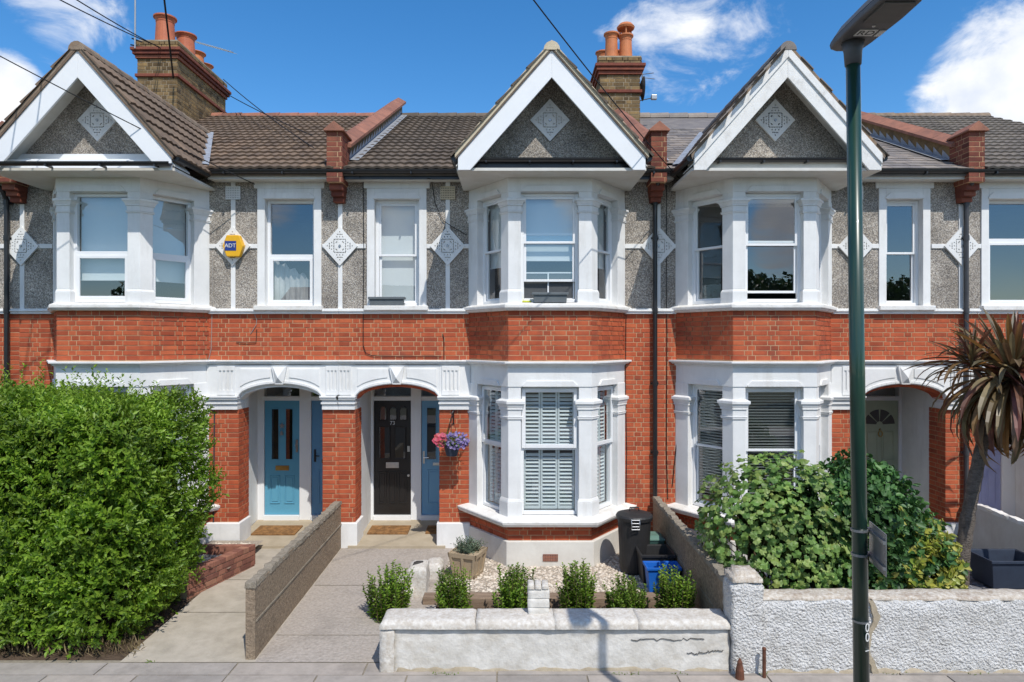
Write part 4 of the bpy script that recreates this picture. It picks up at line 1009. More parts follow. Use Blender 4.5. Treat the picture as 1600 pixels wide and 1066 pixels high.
def parapet(H, xp, roofz=0., wd=.245):
    """brick party wall rising through the roof: front stack on corbels, raking wall, tile coping, lead flashing"""
    x0, x1 = xp - wd / 2, xp + wd / 2; y0, y1 = D - .36, D + .10
    top = 6.50
    core = MB().box(x0 + .006, x1 - .006, y0 + .006, y1, 5.72, top).build('parapet_stack', 'mortar', H)
    MB().box(x0 + .02, x1 - .02, y0 + .09, D, 5.62, 5.72).box(x0 + .03, x1 - .03, y0 + .16, D, 5.54, 5.62).box(x0 + .04, x1 - .04, y0 + .23, D, 5.46, 5.54).build('corbel', 'brick_dark', H)
    B = []
    lay_bricks(frame((x0, y0 + .006, 0), (1, 0, 0), (0, -1, 0)), wd, 5.72, top, B); lay_bricks(frame((x1 - .006, y0, 0), (0, 1, 0), (1, 0, 0)), y1 - y0, 5.72, top, B); lay_bricks(frame((x0 + .006, y1, 0), (0, -1, 0), (-1, 0, 0)), y1 - y0, 5.72, top, B)
    for i, e in enumerate((.02, .03, .04)):
        lay_bricks(frame((x0 + e, y0 + .09 + .07 * i, 0), (1, 0, 0), (0, -1, 0)), wd - 2 * e, 5.62 - .08 * i, 5.695 - .08 * i, B)
    brick_objects(B, BRICK_DARK, core, 60)
    # little gabled cap
    c = MB(); fr = frame((xp, y0, 0), (1, 0, 0), (0, -1, 0)); a = wd / 2 + .035
    c.ext([(-a, top - .005), (a, top - .005), (a, top + .02), (0, top + .15), (-a, top + .02)], fr, -(y1 - y0) - .02, .05)
    c.build('parapet_cap', 'terracotta', H, bevel=.006)
    # raking wall
    k = MB(); ya, yb_ = D + .08, YR + .15
    za = lambda yy: zmain(yy) + .30
    k.quadbox([(x0 + .02, ya, 5.8), (x1 - .02, ya, 5.8), (x1 - .02, yb_, 6.5), (x0 + .02, yb_, 6.5), (x0 + .02, ya, za(ya)), (x1 - .02, ya, za(ya)), (x1 - .02, yb_, za(yb_)), (x0 + .02, yb_, za(yb_))])
    k.build('parapet_wall', 'brick_stock', H)
    n = 11
    for i in range(n):
        t0, t1 = ya - .12 + (yb_ - ya + .2) * i / n, ya - .12 + (yb_ - ya + .2) * (i + 1) / n - .008
        c = MB(); b_ = wd / 2 + .06
        P = []
        for t in (t0, t1):
            zz = zmain(t) + .28
            P.append([(xp - b_, t, zz), (xp + b_, t, zz), (xp + b_, t, zz + .05), (xp, t, zz + .15), (xp - b_, t, zz + .05)])
        c.v = P[0] + P[1]; c.f = [(0, 1, 2, 3, 4), (9, 8, 7, 6, 5)] + [(j, 5 + j, 5 + (j + 1) % 5, (j + 1) % 5) for j in range(5)]
        c.build('coping_tile', 'terracotta', H)
    for sd in (-1, 1):
        x = xp + sd * (wd / 2 - .015); f = MB(); nn = 22
        for i in range(nn):
            t0, t1 = ya + (YR - ya) * i / nn, ya + (YR - ya) * (i + 1) / nn
            f.v += [(x, t0, zmain(t0) + .03), (x, t1, zmain(t1) + .03), (x, t1 - .02, zmain(t1) + .17), (x, t0, zmain(t0) + .07)]
            b = len(f.v) - 4; f.f.append((b, b+1, b+2, b+3))
            f.v += [(x, t0, zmain(t0) + .06), (x, t1, zmain(t1) + .06), (x + sd * .16, t1, zmain(t1) + .052), (x + sd * .16, t0, zmain(t0) + .052)]
            f.f.append((b+4, b+5, b+6, b+7))
        f.build('lead_flashing', 'lead', H)
parapet(HOUSES['B'], -2.735); parapet(HOUSES['C'], 2.265); parapet(HOUSES['D'], 7.16); parapet(HOUSES['A'], -7.82)

def chimney(H, x0, x1, y0, y1, ztop, pots):
    zb = zmain(y0) - .8; st = MB().box(x0 + .012, x1 - .012, y0 + .012, y1 - .012, zb, ztop - .08)
    core = st.build('chimney', 'mortar_dark', H)
    B = []
    def ring(e, z0, z1, lst, course=.078):
        a0, a1, b0, b1 = x0 - e, x1 + e, y0 - e, y1 + e
        lay_bricks(frame((a0, b0 + .012, 0), (1, 0, 0), (0, -1, 0)), a1 - a0, z0, z1, lst, course); lay_bricks(frame((a1 - .012, b0, 0), (0, 1, 0), (1, 0, 0)), b1 - b0, z0, z1, lst, course)
        lay_bricks(frame((a0 + .012, b1, 0), (0, -1, 0), (-1, 0, 0)), b1 - b0, z0, z1, lst, course)
    Rr = []
    ring(0, zb + .1, ztop - .75, B); ring(0, ztop - .68, ztop - .36, B); ring(.03, ztop - .14, ztop, B)
    brick_mass(B, BRICK_STOCK, core, 'chimney_courses')
    k = MB(); k.box(x0 - .035, x1 + .035, y0 - .035, y1 + .035, ztop - .75, ztop - .685)
    k.box(x0 - .03, x1 + .03, y0 - .03, y1 + .03, ztop - .36, ztop - .29); k.box(x0 - .07, x1 + .07, y0 - .07, y1 + .07, ztop - .285, ztop - .215); k.box(x0 - .10, x1 + .10, y0 - .10, y1 + .10, ztop - .21, ztop - .145)
    k.build('chimney_band', 'brick_dark', core, bevel=.008)
    MB().box(x0 - .02, x1 + .02, y0 - .02, y1 + .02, ztop, ztop + .03).prism([(x0 + .03, y0 + .03), (x1 - .03, y0 + .03), (x1 - .03, y1 - .03), (x0 + .03, y1 - .03)], ztop + .03, ztop + .09, [(x0 + .2, y0 + .2), (x1 - .2, y0 + .2), (x1 - .2, y1 - .2), (x0 + .2, y1 - .2)]).build('flaunching', 'mortar_dark', core)
    for (x, y, r_, h, mm, cowl) in pots:
        p = [(r_, -.02), (r_ * .97, .05), (r_ * .86, h * .78), (r_ * .9, h * .8), (r_ * .9, h * .83), (r_ * .86, h * .84), (r_ * .98, h * .93), (r_ * 1.12, h * .95), (r_ * 1.12, h), (r_ * .8, h), (r_ * .76, h * .6), (.001, h * .6)]
        m = MB().lathe(p, (x, y, ztop + .04), 24)
        if cowl:
            for a in range(3): t = a * 2.1 + .4; m.tube([(x + r_ * .9 * math.cos(t), y + r_ * .9 * math.sin(t), ztop + h), (x + r_ * .9 * math.cos(t), y + r_ * .9 * math.sin(t), ztop + h + .18)], .018, 5)
            m.lathe([(r_ * 1.2, .14), (r_ * 1.3, .18), (r_ * .9, .25), (.001, .28)], (x, y, ztop + .04 + h), 20)
        m.build('chimney_pot', mm, core, smooth=False)
chimney(HOUSES['A'], -7.95, -7.10, 14.1, 16.5, 9.62, [(-7.52, 14.42, .21, .62, 'clay_pot', False), (-7.36, 15.0, .21, .5, 'clay_pot', False), (-7.42, 15.6, .2, .36, 'clay_pot_orange', False), (-7.45, 16.1, .19, .28, 'clay_pot_orange', False)])
chimney(HOUSES['C'], 1.86, 2.72, 14.1, 15.7, 9.28, [(2.16, 14.45, .15, .62, 'clay_pot_orange', False), (2.47, 14.45, .15, .58, 'clay_pot_orange', True), (2.06, 15.1, .15, .5, 'clay_pot_orange', False), (2.40, 15.1, .15, .5, 'clay_pot_orange', False)])

def downpipe(H, x, z0, z1, mm, swan=0.):
    m = MB(); y = D - .075; r_ = .036
    pts = [(x + swan, YE - .0, 5.86), (x + swan, YE + .0, 5.76), (x + swan * .4, D - .14, 5.62), (x, y, 5.50), (x, y, 5.3), (x, y, z0)]
    m.tube(pts, r_, 10)
    for z in (5.46, 4.9, 3.75, 2.6, 1.5, .5):
        if z > z0: m.tube([(x, y, z - .04), (x, y, z + .04)], r_ + .009, 10); m.box(x - .06, x + .06, y + .02, D - .001, z - .015, z + .015)
    m.build('downpipe', mm, H)
downpipe(HOUSES['B'], 2.265, .12, 5.9, 'gutter_black'); downpipe(HOUSES['D'], 7.19, .12, 5.9, 'pipe_grey', -.06); downpipe(HOUSES['A'], -8.0, .12, 5.9, 'gutter_black', -.02)

def wall_cable(H, pts, r_=.006, mm='cable'):
    MB().tube([W0(a, .02, c) for a, c in pts], r_, 5).build('wall_cable', mm, H)
def fx(px): return (px - 800) / 98.0
def fz(py): return CAMZ + (533 - py) / 98.0
def pc(L): return [(fx(a), fz(b)) for a, b in L]
wall_cable(HOUSES['B'], pc([(568, 285), (569, 400), (568, 480), (568, 540), (572, 552), (582, 556), (600, 557), (690, 557)]))
wall_cable(HOUSES['B'], pc([(675, 285), (680, 318), (692, 345), (712, 358), (730, 368)]))
wall_cable(HOUSES['B'], pc([(692, 522), (694, 530), (694, 562)]))
wall_cable(HOUSES['B'], pc([(978, 492), (977, 600), (979, 700), (978, 785)]), .005)
wall_cable(HOUSES['B'], pc([(735, 563), (735, 660), (733, 780)]), .006, 'cable_pale')
wall_cable(HOUSES['C'], pc([(1041, 290), (1041, 470), (1042, 520), (1041, 700), (1043, 780)]))
wall_cable(HOUSES['C'], pc([(1060, 290), (1061, 480), (1066, 520), (1062, 640), (1050, 760)]))
wall_cable(HOUSES['A'], pc([(333, 400), (332, 500), (331, 545), (327, 562)]), .005, 'cable_pale')
wall_cable(HOUSES['A'], pc([(398, 490), (402, 500), (401, 508), (392, 522)]), .005, 'cable_pale')
wall_cable(HOUSES['A'], pc([(370, 535), (385, 536), (401, 535), (402, 515)]), .006)
wall_cable(HOUSES['A'], pc([(327, 565), (327, 630), (336, 645), (335, 750), (334, 865)]), .012, 'pipe_grey')

# small fittings that hang on or stand against the houses
al = thing('alarm_box', (fx(369), D, fz(385)), 'yellow hexagonal alarm box with blue badge fixed over the pierced diamond', 'alarm box')
fa = frame((fx(369), D - .03, fz(386)), (1, 0, 0), (0, -1, 0))
hexo = [(.165, .0), (.10, .17), (-.10, .17), (-.165, 0), (-.10, -.17), (.10, -.17)]
MB().ext(hexo, fa, 0, .10).build('cover', 'alarm_yellow', al, bevel=.012)
MB().ext([(-.125, -.075), (.055, -.075), (.055, .075), (-.125, .075)], fa, .101, .105).build('badge', 'alarm_blue', al)
text_part('lettering', 'ADT', .088, frame(fa(-.035, .107, 0), (1, 0, 0), (0, -1, 0)), 'label_white', al)

def trough(name, x0, x1, y0, y1, z0, h, mm, label, cat, taper=.03, group=None):
    t = thing(name, ((x0 + x1) / 2, (y0 + y1) / 2, z0), label, cat, group)
    o = [(x0, y0), (x1, y0), (x1, y1), (x0, y1)]; b = [(x0 + taper, y0 + taper), (x1 - taper, y0 + taper), (x1 - taper, y1 - taper), (x0 + taper, y1 - taper)]
    w = .012; oi = [(x0 + w, y0 + w), (x1 - w, y0 + w), (x1 - w, y1 - w), (x0 + w, y1 - w)]; bi = [(x0 + taper + w, y0 + taper + w), (x1 - taper - w, y0 + taper + w), (x1 - taper - w, y1 - taper - w), (x0 + taper + w, y1 - taper - w)]
    m = MB(); m.v = [(*p, z0) for p in b] + [(*p, z0 + h) for p in o] + [(*p, z0 + h) for p in oi] + [(*p, z0 + .02) for p in bi]
    m.f = [(3, 2, 1, 0)] + [(i, (i+1) % 4, 4 + (i+1) % 4, 4 + i) for i in range(4)] + [(4 + i, 4 + (i+1) % 4, 8 + (i+1) % 4, 8 + i) for i in range(4)] + [(8 + i, 8 + (i+1) % 4, 12 + (i+1) % 4, 12 + i) for i in range(4)] + [(12, 13, 14, 15)]
    m.build('tub', mm, t, bevel=.004)
    e = .018; r_ = MB()
    r_.box(x0 - e, x1 + e, y0 - e, y0 + .002, z0 + h - .03, z0 + h + .006); r_.box(x0 - e, x1 + e, y1 - .002, y1 + e, z0 + h - .03, z0 + h + .006); r_.box(x0 - e, x0 + .002, y0 + .002, y1 - .002, z0 + h - .03, z0 + h + .006); r_.box(x1 - .002, x1 + e, y0 + .002, y1 - .002, z0 + h - .03, z0 + h + .006)
    r_.build('rim', mm, t, bevel=.004)
    return t
trough('window_trough', wx(833, 9.72), wx(886, 9.72), 9.68, 9.80, 3.832, .14, 'trough_grey', 'grey trough standing on the first-floor bay sill above the shuttered window', 'planter', .01)
trough('window_trough', fx(579), fx(632), 10.50, 10.62, 3.832, .13, 'trough_grey', 'grey trough on the single first-floor window sill above the black door', 'planter', .01)
tag(MB().box(wx(814, 9.8), wx(830, 9.8), 9.75, 9.85, 3.835, 3.86).build('folded_cloth', 'yellow_cloth', None, bevel=.01), 'yellow cloth lying on the bay sill beside the grey trough', 'cloth')
# insect screens standing in the open lower sash of the first-floor bay
sc_ = thing('window_screen', (.55, 9.95, 3.88), 'dark sliding insect screen in the raised sash of the bay window', 'screen')
f5 = frame((.13, 9.965, 0), (1, 0, 0), (0, -1, 0)); zz0, zz1 = 3.89, 4.30
for a0, a1, b in ((.03, .44, .0), (.40, .80, .016)):
    MB().lbox(f5, a0, a0 + .02, b, b + .014, zz0, zz1).lbox(f5, a1 - .02, a1, b, b + .014, zz0, zz1).lbox(f5, a0 + .02, a1 - .02, b, b + .014, zz0, zz0 + .02).lbox(f5, a0 + .02, a1 - .02, b, b + .014, zz1 - .02, zz1).build('screen_frame', 'upvc', sc_)
    MB().lbox(f5, a0 + .02, a1 - .02, b + .004, b + .006, zz0 + .02, zz1 - .02).build('mesh_sheet', 'screen_mesh', sc_)
tag(MB().box(bx(1409) - .02, bx(1409) + .05, 11.55, 11.60, 1.42, 1.60).build('doorbell', 'bin_black', None, bevel=.01), 'small black video doorbell beside the pale green door', 'doorbell')
for px0, px1, y0, y1, lab in ((575, 638, 11.02, 11.42, 'brown patterned coir doormat before the black door'), (665, 705, 11.05, 11.42, 'brown coir doormat before the pale blue door'), (396, 464, 10.98, 11.42, 'worn tan coir doormat before the blue door with two glazed strips'), (1545, 1590, 10.9, 11.4, 'brown doormat before the lilac door')):
    x0, x1 = wx(px0, 11.1), wx(px1, 11.1)
    zf = lambda yy: .034 + (yy - (D - .1)) / (PD + .1) * .077
    m = MB().quadbox([(x0, y0, zf(y0)), (x1, y0, zf(y0)), (x1, y1, zf(y1)), (x0, y1, zf(y1)), (x0, y0, zf(y0) + .018), (x1, y0, zf(y0) + .018), (x1, y1, zf(y1) + .018), (x0, y1, zf(y1) + .018)])
    tag(m.build('doormat', 'mat_coir'), lab, 'doormat')

# ------------------------------------------------------------------ front gardens
def G(x0, x1, y0, y1, dz=0.): return [(x0, y0, gz(y0) + dz), (x1, y0, gz(y0) + dz), (x1, y1, gz(y1) + dz), (x0, y1, gz(y1) + dz)]
sheet('garden_soil', 'soil', G(-14, -4.1, 7.0, 10.62, -.012))
sheet('path', 'concrete_pale', G(-4.1, -2.69, 6.95, 10.6, -.006))
sheet('path', 'concrete_path', G(-2.69, -.95, 6.95, 10.62, -.006))
sheet('gravel_bed', 'gravel_bed', [(-.95, 8.5, -.03), (2.22, 8.5, -.03), (2.22, 10.62, -.015), (-.95, 10.62, -.015)])
sheet('planting_bed', 'soil', [(-1.35, 7.0, -.13), (2.22, 7.0, -.13), (2.22, 8.42, -.13), (-1.35, 8.42, -.13)])
sheet('slate_bed', 'slate_chip', G(2.32, 7.1, 6.95, 10.62, .012))
sheet('path', 'concrete_pale', G(7.25, 14, 6.95, 10.62, -.006))

def stones(name, n, region, size, mname, zf, seed, flat=.6):
    r = np.random.default_rng(seed)
    ico_v = np.array([(0, 0, 1), (.9, 0, .3), (.28, .85, .3), (-.73, .53, .3), (-.73, -.53, .3), (.28, -.85, .3), (.6, .5, -.3), (-.3, .8, -.3), (-.85, 0, -.3), (-.3, -.8, -.3), (.6, -.5, -.3)])
    ico_f = [(0, 1, 2), (0, 2, 3), (0, 3, 4), (0, 4, 5), (0, 5, 1), (1, 6, 2), (2, 7, 3), (3, 8, 4), (4, 9, 5), (5, 10, 1), (2, 6, 7), (3, 7, 8), (4, 8, 9), (5, 9, 10), (1, 10, 6)]
    x0, x1, y0, y1 = region; V = []; Fc = []
    for i in range(n):
        p = np.array((r.uniform(x0, x1), r.uniform(y0, y1), 0)); 
        s = size * r.uniform(.6, 1.5); a = r.uniform(0, 6.28); c, q = math.cos(a), math.sin(a)
        v = ico_v * r.uniform(.75, 1.25, ico_v.shape) * np.array((s, s * r.uniform(.6, 1), s * flat)); v = v @ np.array(((c, q, 0), (-q, c, 0), (0, 0, 1)))
        p[2] = zf(p[1]) + s * flat * r.uniform(.0, .7); V.append(v + p); k = i * 11
        Fc += [(a_ + k, b + k, c_ + k) for a_, b, c_ in ico_f]
    me = bpy.data.meshes.new(name); me.from_pydata(np.vstack(V).tolist(), [], Fc); me.materials.append(M[mname])
    o = bpy.data.objects.new(name, me); COL.objects.link(o); return tag(o, kind='stuff')
tag(stones('gravel', 6500, (-.95, 2.2, 8.56, 10.55), .021, 'pebble', lambda y: -.03, 5), 'pale cream gravel in front of the shuttered bay', 'gravel')
tag(stones('slate_chippings', 4500, (4.4, 7.05, 7.0, 10.5), .028, 'slate_chip', lambda y: gz(y) + .012, 6, .3), 'grey slate chippings round the cordyline', 'chippings')
tag(stones('gravel', 500, (-4.6, -4.05, 9.4, 10.3), .022, 'pebble', lambda y: .13, 9), 'small patch of tan gravel inside the low brick edging', 'gravel')
sheet('gravel_bed', 'gravel_bed', [(-4.75, 9.2, .12), (-3.92, 9.2, .12), (-3.92, 10.5, .12), (-4.75, 10.5, .12)])

# concrete panel walls between the gardens
def divider(x, y0, y1, z0, z1, label, th=.10, sides=(1,), capm='concrete_cap', mm='concrete_wall', drop=0.):
    t = thing('garden_divider', (x, (y0 + y1) / 2, -.1), label, 'wall')
    m = MB(); n = 14; r = random.Random(x)
    for i in range(n):
        a, b = y0 + (y1 - y0) * i / n, y0 + (y1 - y0) * (i + 1) / n
        m.quadbox([(x - th/2, a, -.25), (x + th/2, a, -.25), (x + th/2, b, -.25), (x - th/2, b, -.25), (x - th/2, a, z0 + (z1 - z0) * i / n), (x + th/2, a, z0 + (z1 - z0) * i / n), (x + th/2, b, z0 + (z1 - z0) * (i + 1) / n), (x - th/2, b, z0 + (z1 - z0) * (i + 1) / n)])
    m.v = [v for v in m.v]
    m.build('panel', mm, t)
    for sd in sides:      # recessed joint shown by a raised fillet along the panel
        zz = z0 * .48
        MB().quadbox([(x + sd * th/2 - .003, y0 + .02, zz - .03), (x + sd * th/2 + .010, y0 + .02, zz - .03), (x + sd * th/2 + .010, y1, zz + .03), (x + sd * th/2 - .003, y1, zz + .03), (x + sd * th/2 - .003, y0 + .02, zz - .012), (x + sd * th/2 + .010, y0 + .02, zz - .012), (x + sd * th/2 + .010, y1, zz + .048), (x + sd * th/2 - .003, y1, zz + .048)]).build('fillet', capm, t)
    c = MB(); N_ = 60; jit = [(r.uniform(-.008, .008), r.uniform(-.008, .008), r.uniform(-.006, .01)) for _ in range(N_ + 1)]; b = 0
    for i in range(N_ + 1):
        yy = y0 - .012 + (y1 - y0 + .012) * i / N_; zz = z0 + (z1 - z0) * i / N_; j = jit[i]
        c.v += [(x - th/2 - .008 + j[0], yy, zz - .03), (x + th/2 + .008 + j[1], yy, zz - .03), (x + th/2 + .0 + j[1] * 2, yy, zz + .022 + j[2]), (x - th/2 - .0 + j[0] * 2, yy, zz + .022 + j[2])]
    for i in range(N_):
        for k in range(4): c.f.append((4*i+k, 4*i+(k+1) % 4, 4*i+4+(k+1) % 4, 4*i+4+k)[::-1])
    c.f += [(3, 2, 1, 0)[::-1], (4*N_, 4*N_+1, 4*N_+2, 4*N_+3)[::-1]]
    c.build('coping', capm, t)
divider(-2.755, 7.0, 10.52, .70, .72, 'low brown concrete wall between the blue-door path and the black-door path')
divider(2.27, 7.0, 10.48, .76, .80, 'low brown concrete wall running from the black downpipe to the roughcast pillar', sides=(-1,))
divider(7.20, 7.0, 10.50, .66, .74, 'low white painted wall before the lilac door', sides=(), capm='white_sill', mm='plinth_white')

# low brick edging of the bed beside the hedge
be = thing('brick_edging', (-3.85, 9.1, 0), 'low red brick edging wall at the foot of the white plinth by the hedge', 'wall')
cpts = [Vector((-3.78, 9.75, 0)), Vector((-4.18, 8.55, 0))]
u_ = (cpts[0] - cpts[1]).normalized(); n_ = Vector((u_.y, -u_.x, 0)); L_ = (cpts[0] - cpts[1]).length
fe = frame(cpts[1], u_, n_)
core = MB().lbox(fe, 0, L_, -.11, -.004, -.15, .27).build('mortar_core', 'mortar_dark', be)
fe0 = frame(cpts[1] + n_ * -.004, u_, n_); Bk = []; lay_bricks(fe0, L_, -.09, .21, Bk, proud=.012); brick_objects(Bk, BRICK_PINK, core, 80)
for i in range(11):
    a = i * L_ / 11; MB().lbox(fe, a + .004, a + L_ / 11 - .006, -.125, .012, .215, .285 + rnd.uniform(-.004, .004)).build('coping_brick', 'brick_pink', be, bevel=.006)
MB().box(-4.75, -3.79, 9.72, 9.82, -.1, .27).build('return_course', 'brick_pink', be)

# white painted front garden wall with rounded coping, end pier and block pier
def rough_box(mname, name, x0, x1, y0, y1, z0, z1, parent, amp=.012, seg=.08, seed=1, rnd_top=.05, ends=True):
    """masonry block with worn uneven faces and a rounded top"""
    nx, ny, nz = max(2, int((x1 - x0) / seg)), max(2, int((y1 - y0) / seg)), max(2, int((z1 - z0) / seg))
    r = random.Random(seed); m = MB(); idx = {}
    from mathutils import noise
    def V(i, j, k):
        if (i, j, k) in idx: return idx[(i, j, k)]
        x, y, z = x0 + (x1 - x0) * i / nx, y0 + (y1 - y0) * j / ny, z0 + (z1 - z0) * k / nz
        if k == nz:
            ed = (1 if ends and i in (0, nx) else 0) + (1 if j in (0, ny) else 0)
            z -= rnd_top * .5 * min(ed, 1.4)
            if j == 0: y += rnd_top * .5
            if j == ny: y -= rnd_top * .5
            if ends and i == 0: x += rnd_top * .5
            if ends and i == nx: x -= rnd_top * .5
        p = Vector((x, y, z)); d_ = noise.noise_vector(p * 9 + Vector((seed, 0, 0))) * amp + noise.noise_vector(p * 2.3) * amp * .8
        if k == 0: d_.z = 0
        p += d_
        idx[(i, j, k)] = len(m.v); m.v.append(tuple(p)); return idx[(i, j, k)]
    for i in range(nx):
        for k in range(nz):
            m.f.append((V(i, 0, k), V(i+1, 0, k), V(i+1, 0, k+1), V(i, 0, k+1))); m.f.append((V(i+1, ny, k), V(i, ny, k), V(i, ny, k+1), V(i+1, ny, k+1)))
        for j in range(ny): m.f.append((V(i, j, nz), V(i+1, j, nz), V(i+1, j+1, nz), V(i, j+1, nz)))
    for j in range(ny):
        for k in range(nz):
            m.f.append((V(0, j+1, k), V(0, j, k), V(0, j, k+1), V(0, j+1, k+1))); m.f.append((V(nx, j, k), V(nx, j+1, k), V(nx, j+1, k+1), V(nx, j, k+1)))
    return m.build(name, mname, parent, smooth=True)
fwl = thing('front_wall', (.4, 6.85, -.1), 'low white painted garden wall with rounded coping along the pavement', 'wall')
xa, xb = wx(597, 6.75), wx(1140, 6.75)
rough_box('garden_wall_white', 'wall_body', xa + .12, xb, 6.755, 7.06, -.15, .365, fwl, .008, .06, 2, .0)
rough_box('render_bare', 'wall_foot', xa + .14, xb - .02, 6.742, 6.80, -.15, -.035, fwl, .016, .05, 12, .03)
rough_box('coping_white', 'end_pier', xa - .02, xa + .12, 6.725, 7.09, -.15, .37, fwl, .010, .05, 3, .02)
cuts = [xa - .02, xa + .95, xa + 1.75, xa + 2.6, xb + .0]
for i in range(4): rough_box('coping_white', 'coping_stone', cuts[i] + .0015, cuts[i+1] - .0015, 6.715, 7.10, .355, .435, fwl, .007, .05, 20, .03, i == 0)
bp = thing('block_pier', (wx(841, 6.95), 6.98, .42), 'short white painted brick pier standing on the front wall coping', 'pier')
px0, px1 = wx(825, 6.93), wx(858, 6.93)
for i in range(3): rough_box('garden_wall_white', 'block', px0, px1, 6.90, 7.06, .41 + i * .095, .41 + (i + 1) * .095 - .004, bp, .006, .04, 40 + i, .006)
for i in range(3): rough_box('coping_white', 'cap_brick', px0 + i * (px1 - px0) / 3, px0 + (i + 1) * (px1 - px0) / 3 - .006, 6.895, 7.07, .693, .74, bp, .004, .04, 50 + i, .01)

rw_ = thing('roughcast_wall', (5.0, 6.85, -.1), 'white roughcast garden wall behind the lamp post under the leafy shrubs', 'wall')
rough_box('roughcast', 'wall_body', xb + .03, 9.6, 6.72, 6.98, -.15, .66, rw_, .022, .05, 7, .03)
rough_box('lichen_top', 'wall_top', xb + .30, 9.6, 6.735, 6.97, .64, .685, rw_, .014, .05, 8, .02)
rough_box('roughcast', 'end_pillar', xb + .005, xb + .33, 6.70, 7.0, -.15, .84, rw_, .020, .05, 9, .05)
rough_box('lichen_top', 'pillar_cap', xb + .02, xb + .32, 6.70, 7.0, .83, .93, rw_, .02, .05, 10, .10)
# the repaired crack beside the lamp post
ck = MB(); b = 0; rr = random.Random(4); xc = wx(1361, 6.7)
for i in range(15):
    z = .66 - i * .055; x = xc + .05 * math.sin(i * .55) + rr.uniform(-.012, .012); w_ = .022 + rr.uniform(0, .018)
    ck.v += [(x - w_, 6.694, z), (x + w_, 6.694, z), (x + w_, 6.74, z), (x - w_, 6.74, z)]
for i in range(14):
    for k in range(4): ck.f.append((4*i+k, 4*i+4+k, 4*i+4+(k+1) % 4, 4*i+(k+1) % 4))
ck.build('crack_repair', 'render_bare', rw_)

def crack(parent, x0, z0, dx, dz, seed, y=6.752, w=.0014, n=22):
    r = random.Random(seed); m = MB()
    for i in range(n + 1):
        t = i / n; x = x0 + dx * t + r.uniform(-.012, .012); z = z0 + dz * t + r.uniform(-.014, .014); ww = w * r.uniform(.4, 1.3) * (1 if 0 < i < n else .2)
        m.v += [(x, y, z - ww), (x, y, z + ww), (x, y + .03, z + ww), (x, y + .03, z - ww)]
    for i in range(n):
        for k in range(4): m.f.append((4*i+k, 4*i+(k+1) % 4, 4*i+4+(k+1) % 4, 4*i+4+k))
    m.build('crack', 'hollow_dark', parent)
for i, (px, py, dx, dz) in enumerate(((985, 1001, .75, .015), (1075, 1022, .36, .03))):
    crack(fwl, wx(px, 6.745), wz(py, 6.745), dx, dz, i, 6.744)
rough_box('render_bare', 'wall_foot', xb + .36, 9.55, 6.700, 6.78, -.15, -.045, rw_, .022, .06, 14, .03)
for i, (ya_, yb_) in enumerate(((8.15, 8.165), (9.2, 9.215))):
    sheet('path_joint', 'joint_sand', G(-4.1, -2.81, ya_, yb_, -.002), None)
for i, (x0, x1, y0) in enumerate(((-2.68, -1.38, 7.55), (-2.68, -1.7, 9.0))):
    sheet('path_joint', 'joint_sand', G(x0, x1, y0, y0 + .012, -.002), None)
# rusty gate irons by the pillar
g1 = thing('rusty_post', (wx(1156, 6.6), 6.6, -.09), 'pointed rusty iron stump on the pavement where the two front walls meet', 'post')
MB().lathe([(.045, 0), (.04, .1), (.028, .15), (.024, .18), (.010, .21), (.001, .22)], (wx(1156, 6.6), 6.6, -.095), 12).build('stump', 'rust', g1)
g2 = thing('rusty_post', (wx(1194, 6.62), 6.62, -.09), 'slim upright rusty iron bar against the roughcast wall', 'post')
MB().tube([(wx(1194, 6.62), 6.62, -.10), (wx(1194, 6.62), 6.62, .20)], .018, 10).lathe([(.022, 0), (.018, .018), (.001, .024)], (wx(1194, 6.62), 6.62, .20), 10).build('bar', 'rust', g2)

# timber sleepers, stub of painted wall by the path
for i, (x0, x1) in enumerate(((-1.13, .12), (.13, 1.28), (1.29, 2.2))):
    r3 = random.Random(i)
    m = MB().quadbox([(x0, 8.38, -.16), (x1, 8.38 + r3.uniform(-.02, .02), -.16), (x1, 8.58, -.16), (x0, 8.58, -.16), (x0, 8.38, .035), (x1, 8.38, .03), (x1, 8.58, .035), (x0, 8.58, .03)])
    tag(m.build('timber_sleeper', 'sleeper', None, bevel=.012), ['weathered timber sleeper edging the gravel at the path end', 'weathered middle timber sleeper between the other two', 'weathered timber sleeper beside the recycling boxes'][i], 'sleeper', 'timber sleepers edging the gravel')
sb = thing('broken_wall', (-1.2, 9.0, -.03), 'crumbling white painted stub of garden wall beside the path', 'wall')
rough_box('coping_white', 'sloping_stub', -1.66, -1.28, 8.55, 8.95, -.06, .14, sb, .03, .06, 61, .14)
rough_box('coping_white', 'stub_block', -1.36, -1.12, 8.62, 9.0, -.06, .33, sb, .012, .05, 62, .03)
rough_box('hollow_dark', 'dark_patch', -1.31, -1.18, 8.72, 8.92, .30, .333, sb, .006, .05, 63, .01)  # solid dark slab, shade of the open brick put into its colour
stn = rough_box('coping_white', 'white_block', -1.23, -.98, 9.22, 9.6, -.05, .17, None, .02, .05, 64, .05)
tag(stn, 'loose white painted stone block at the porch end of the broken wall', 'block')

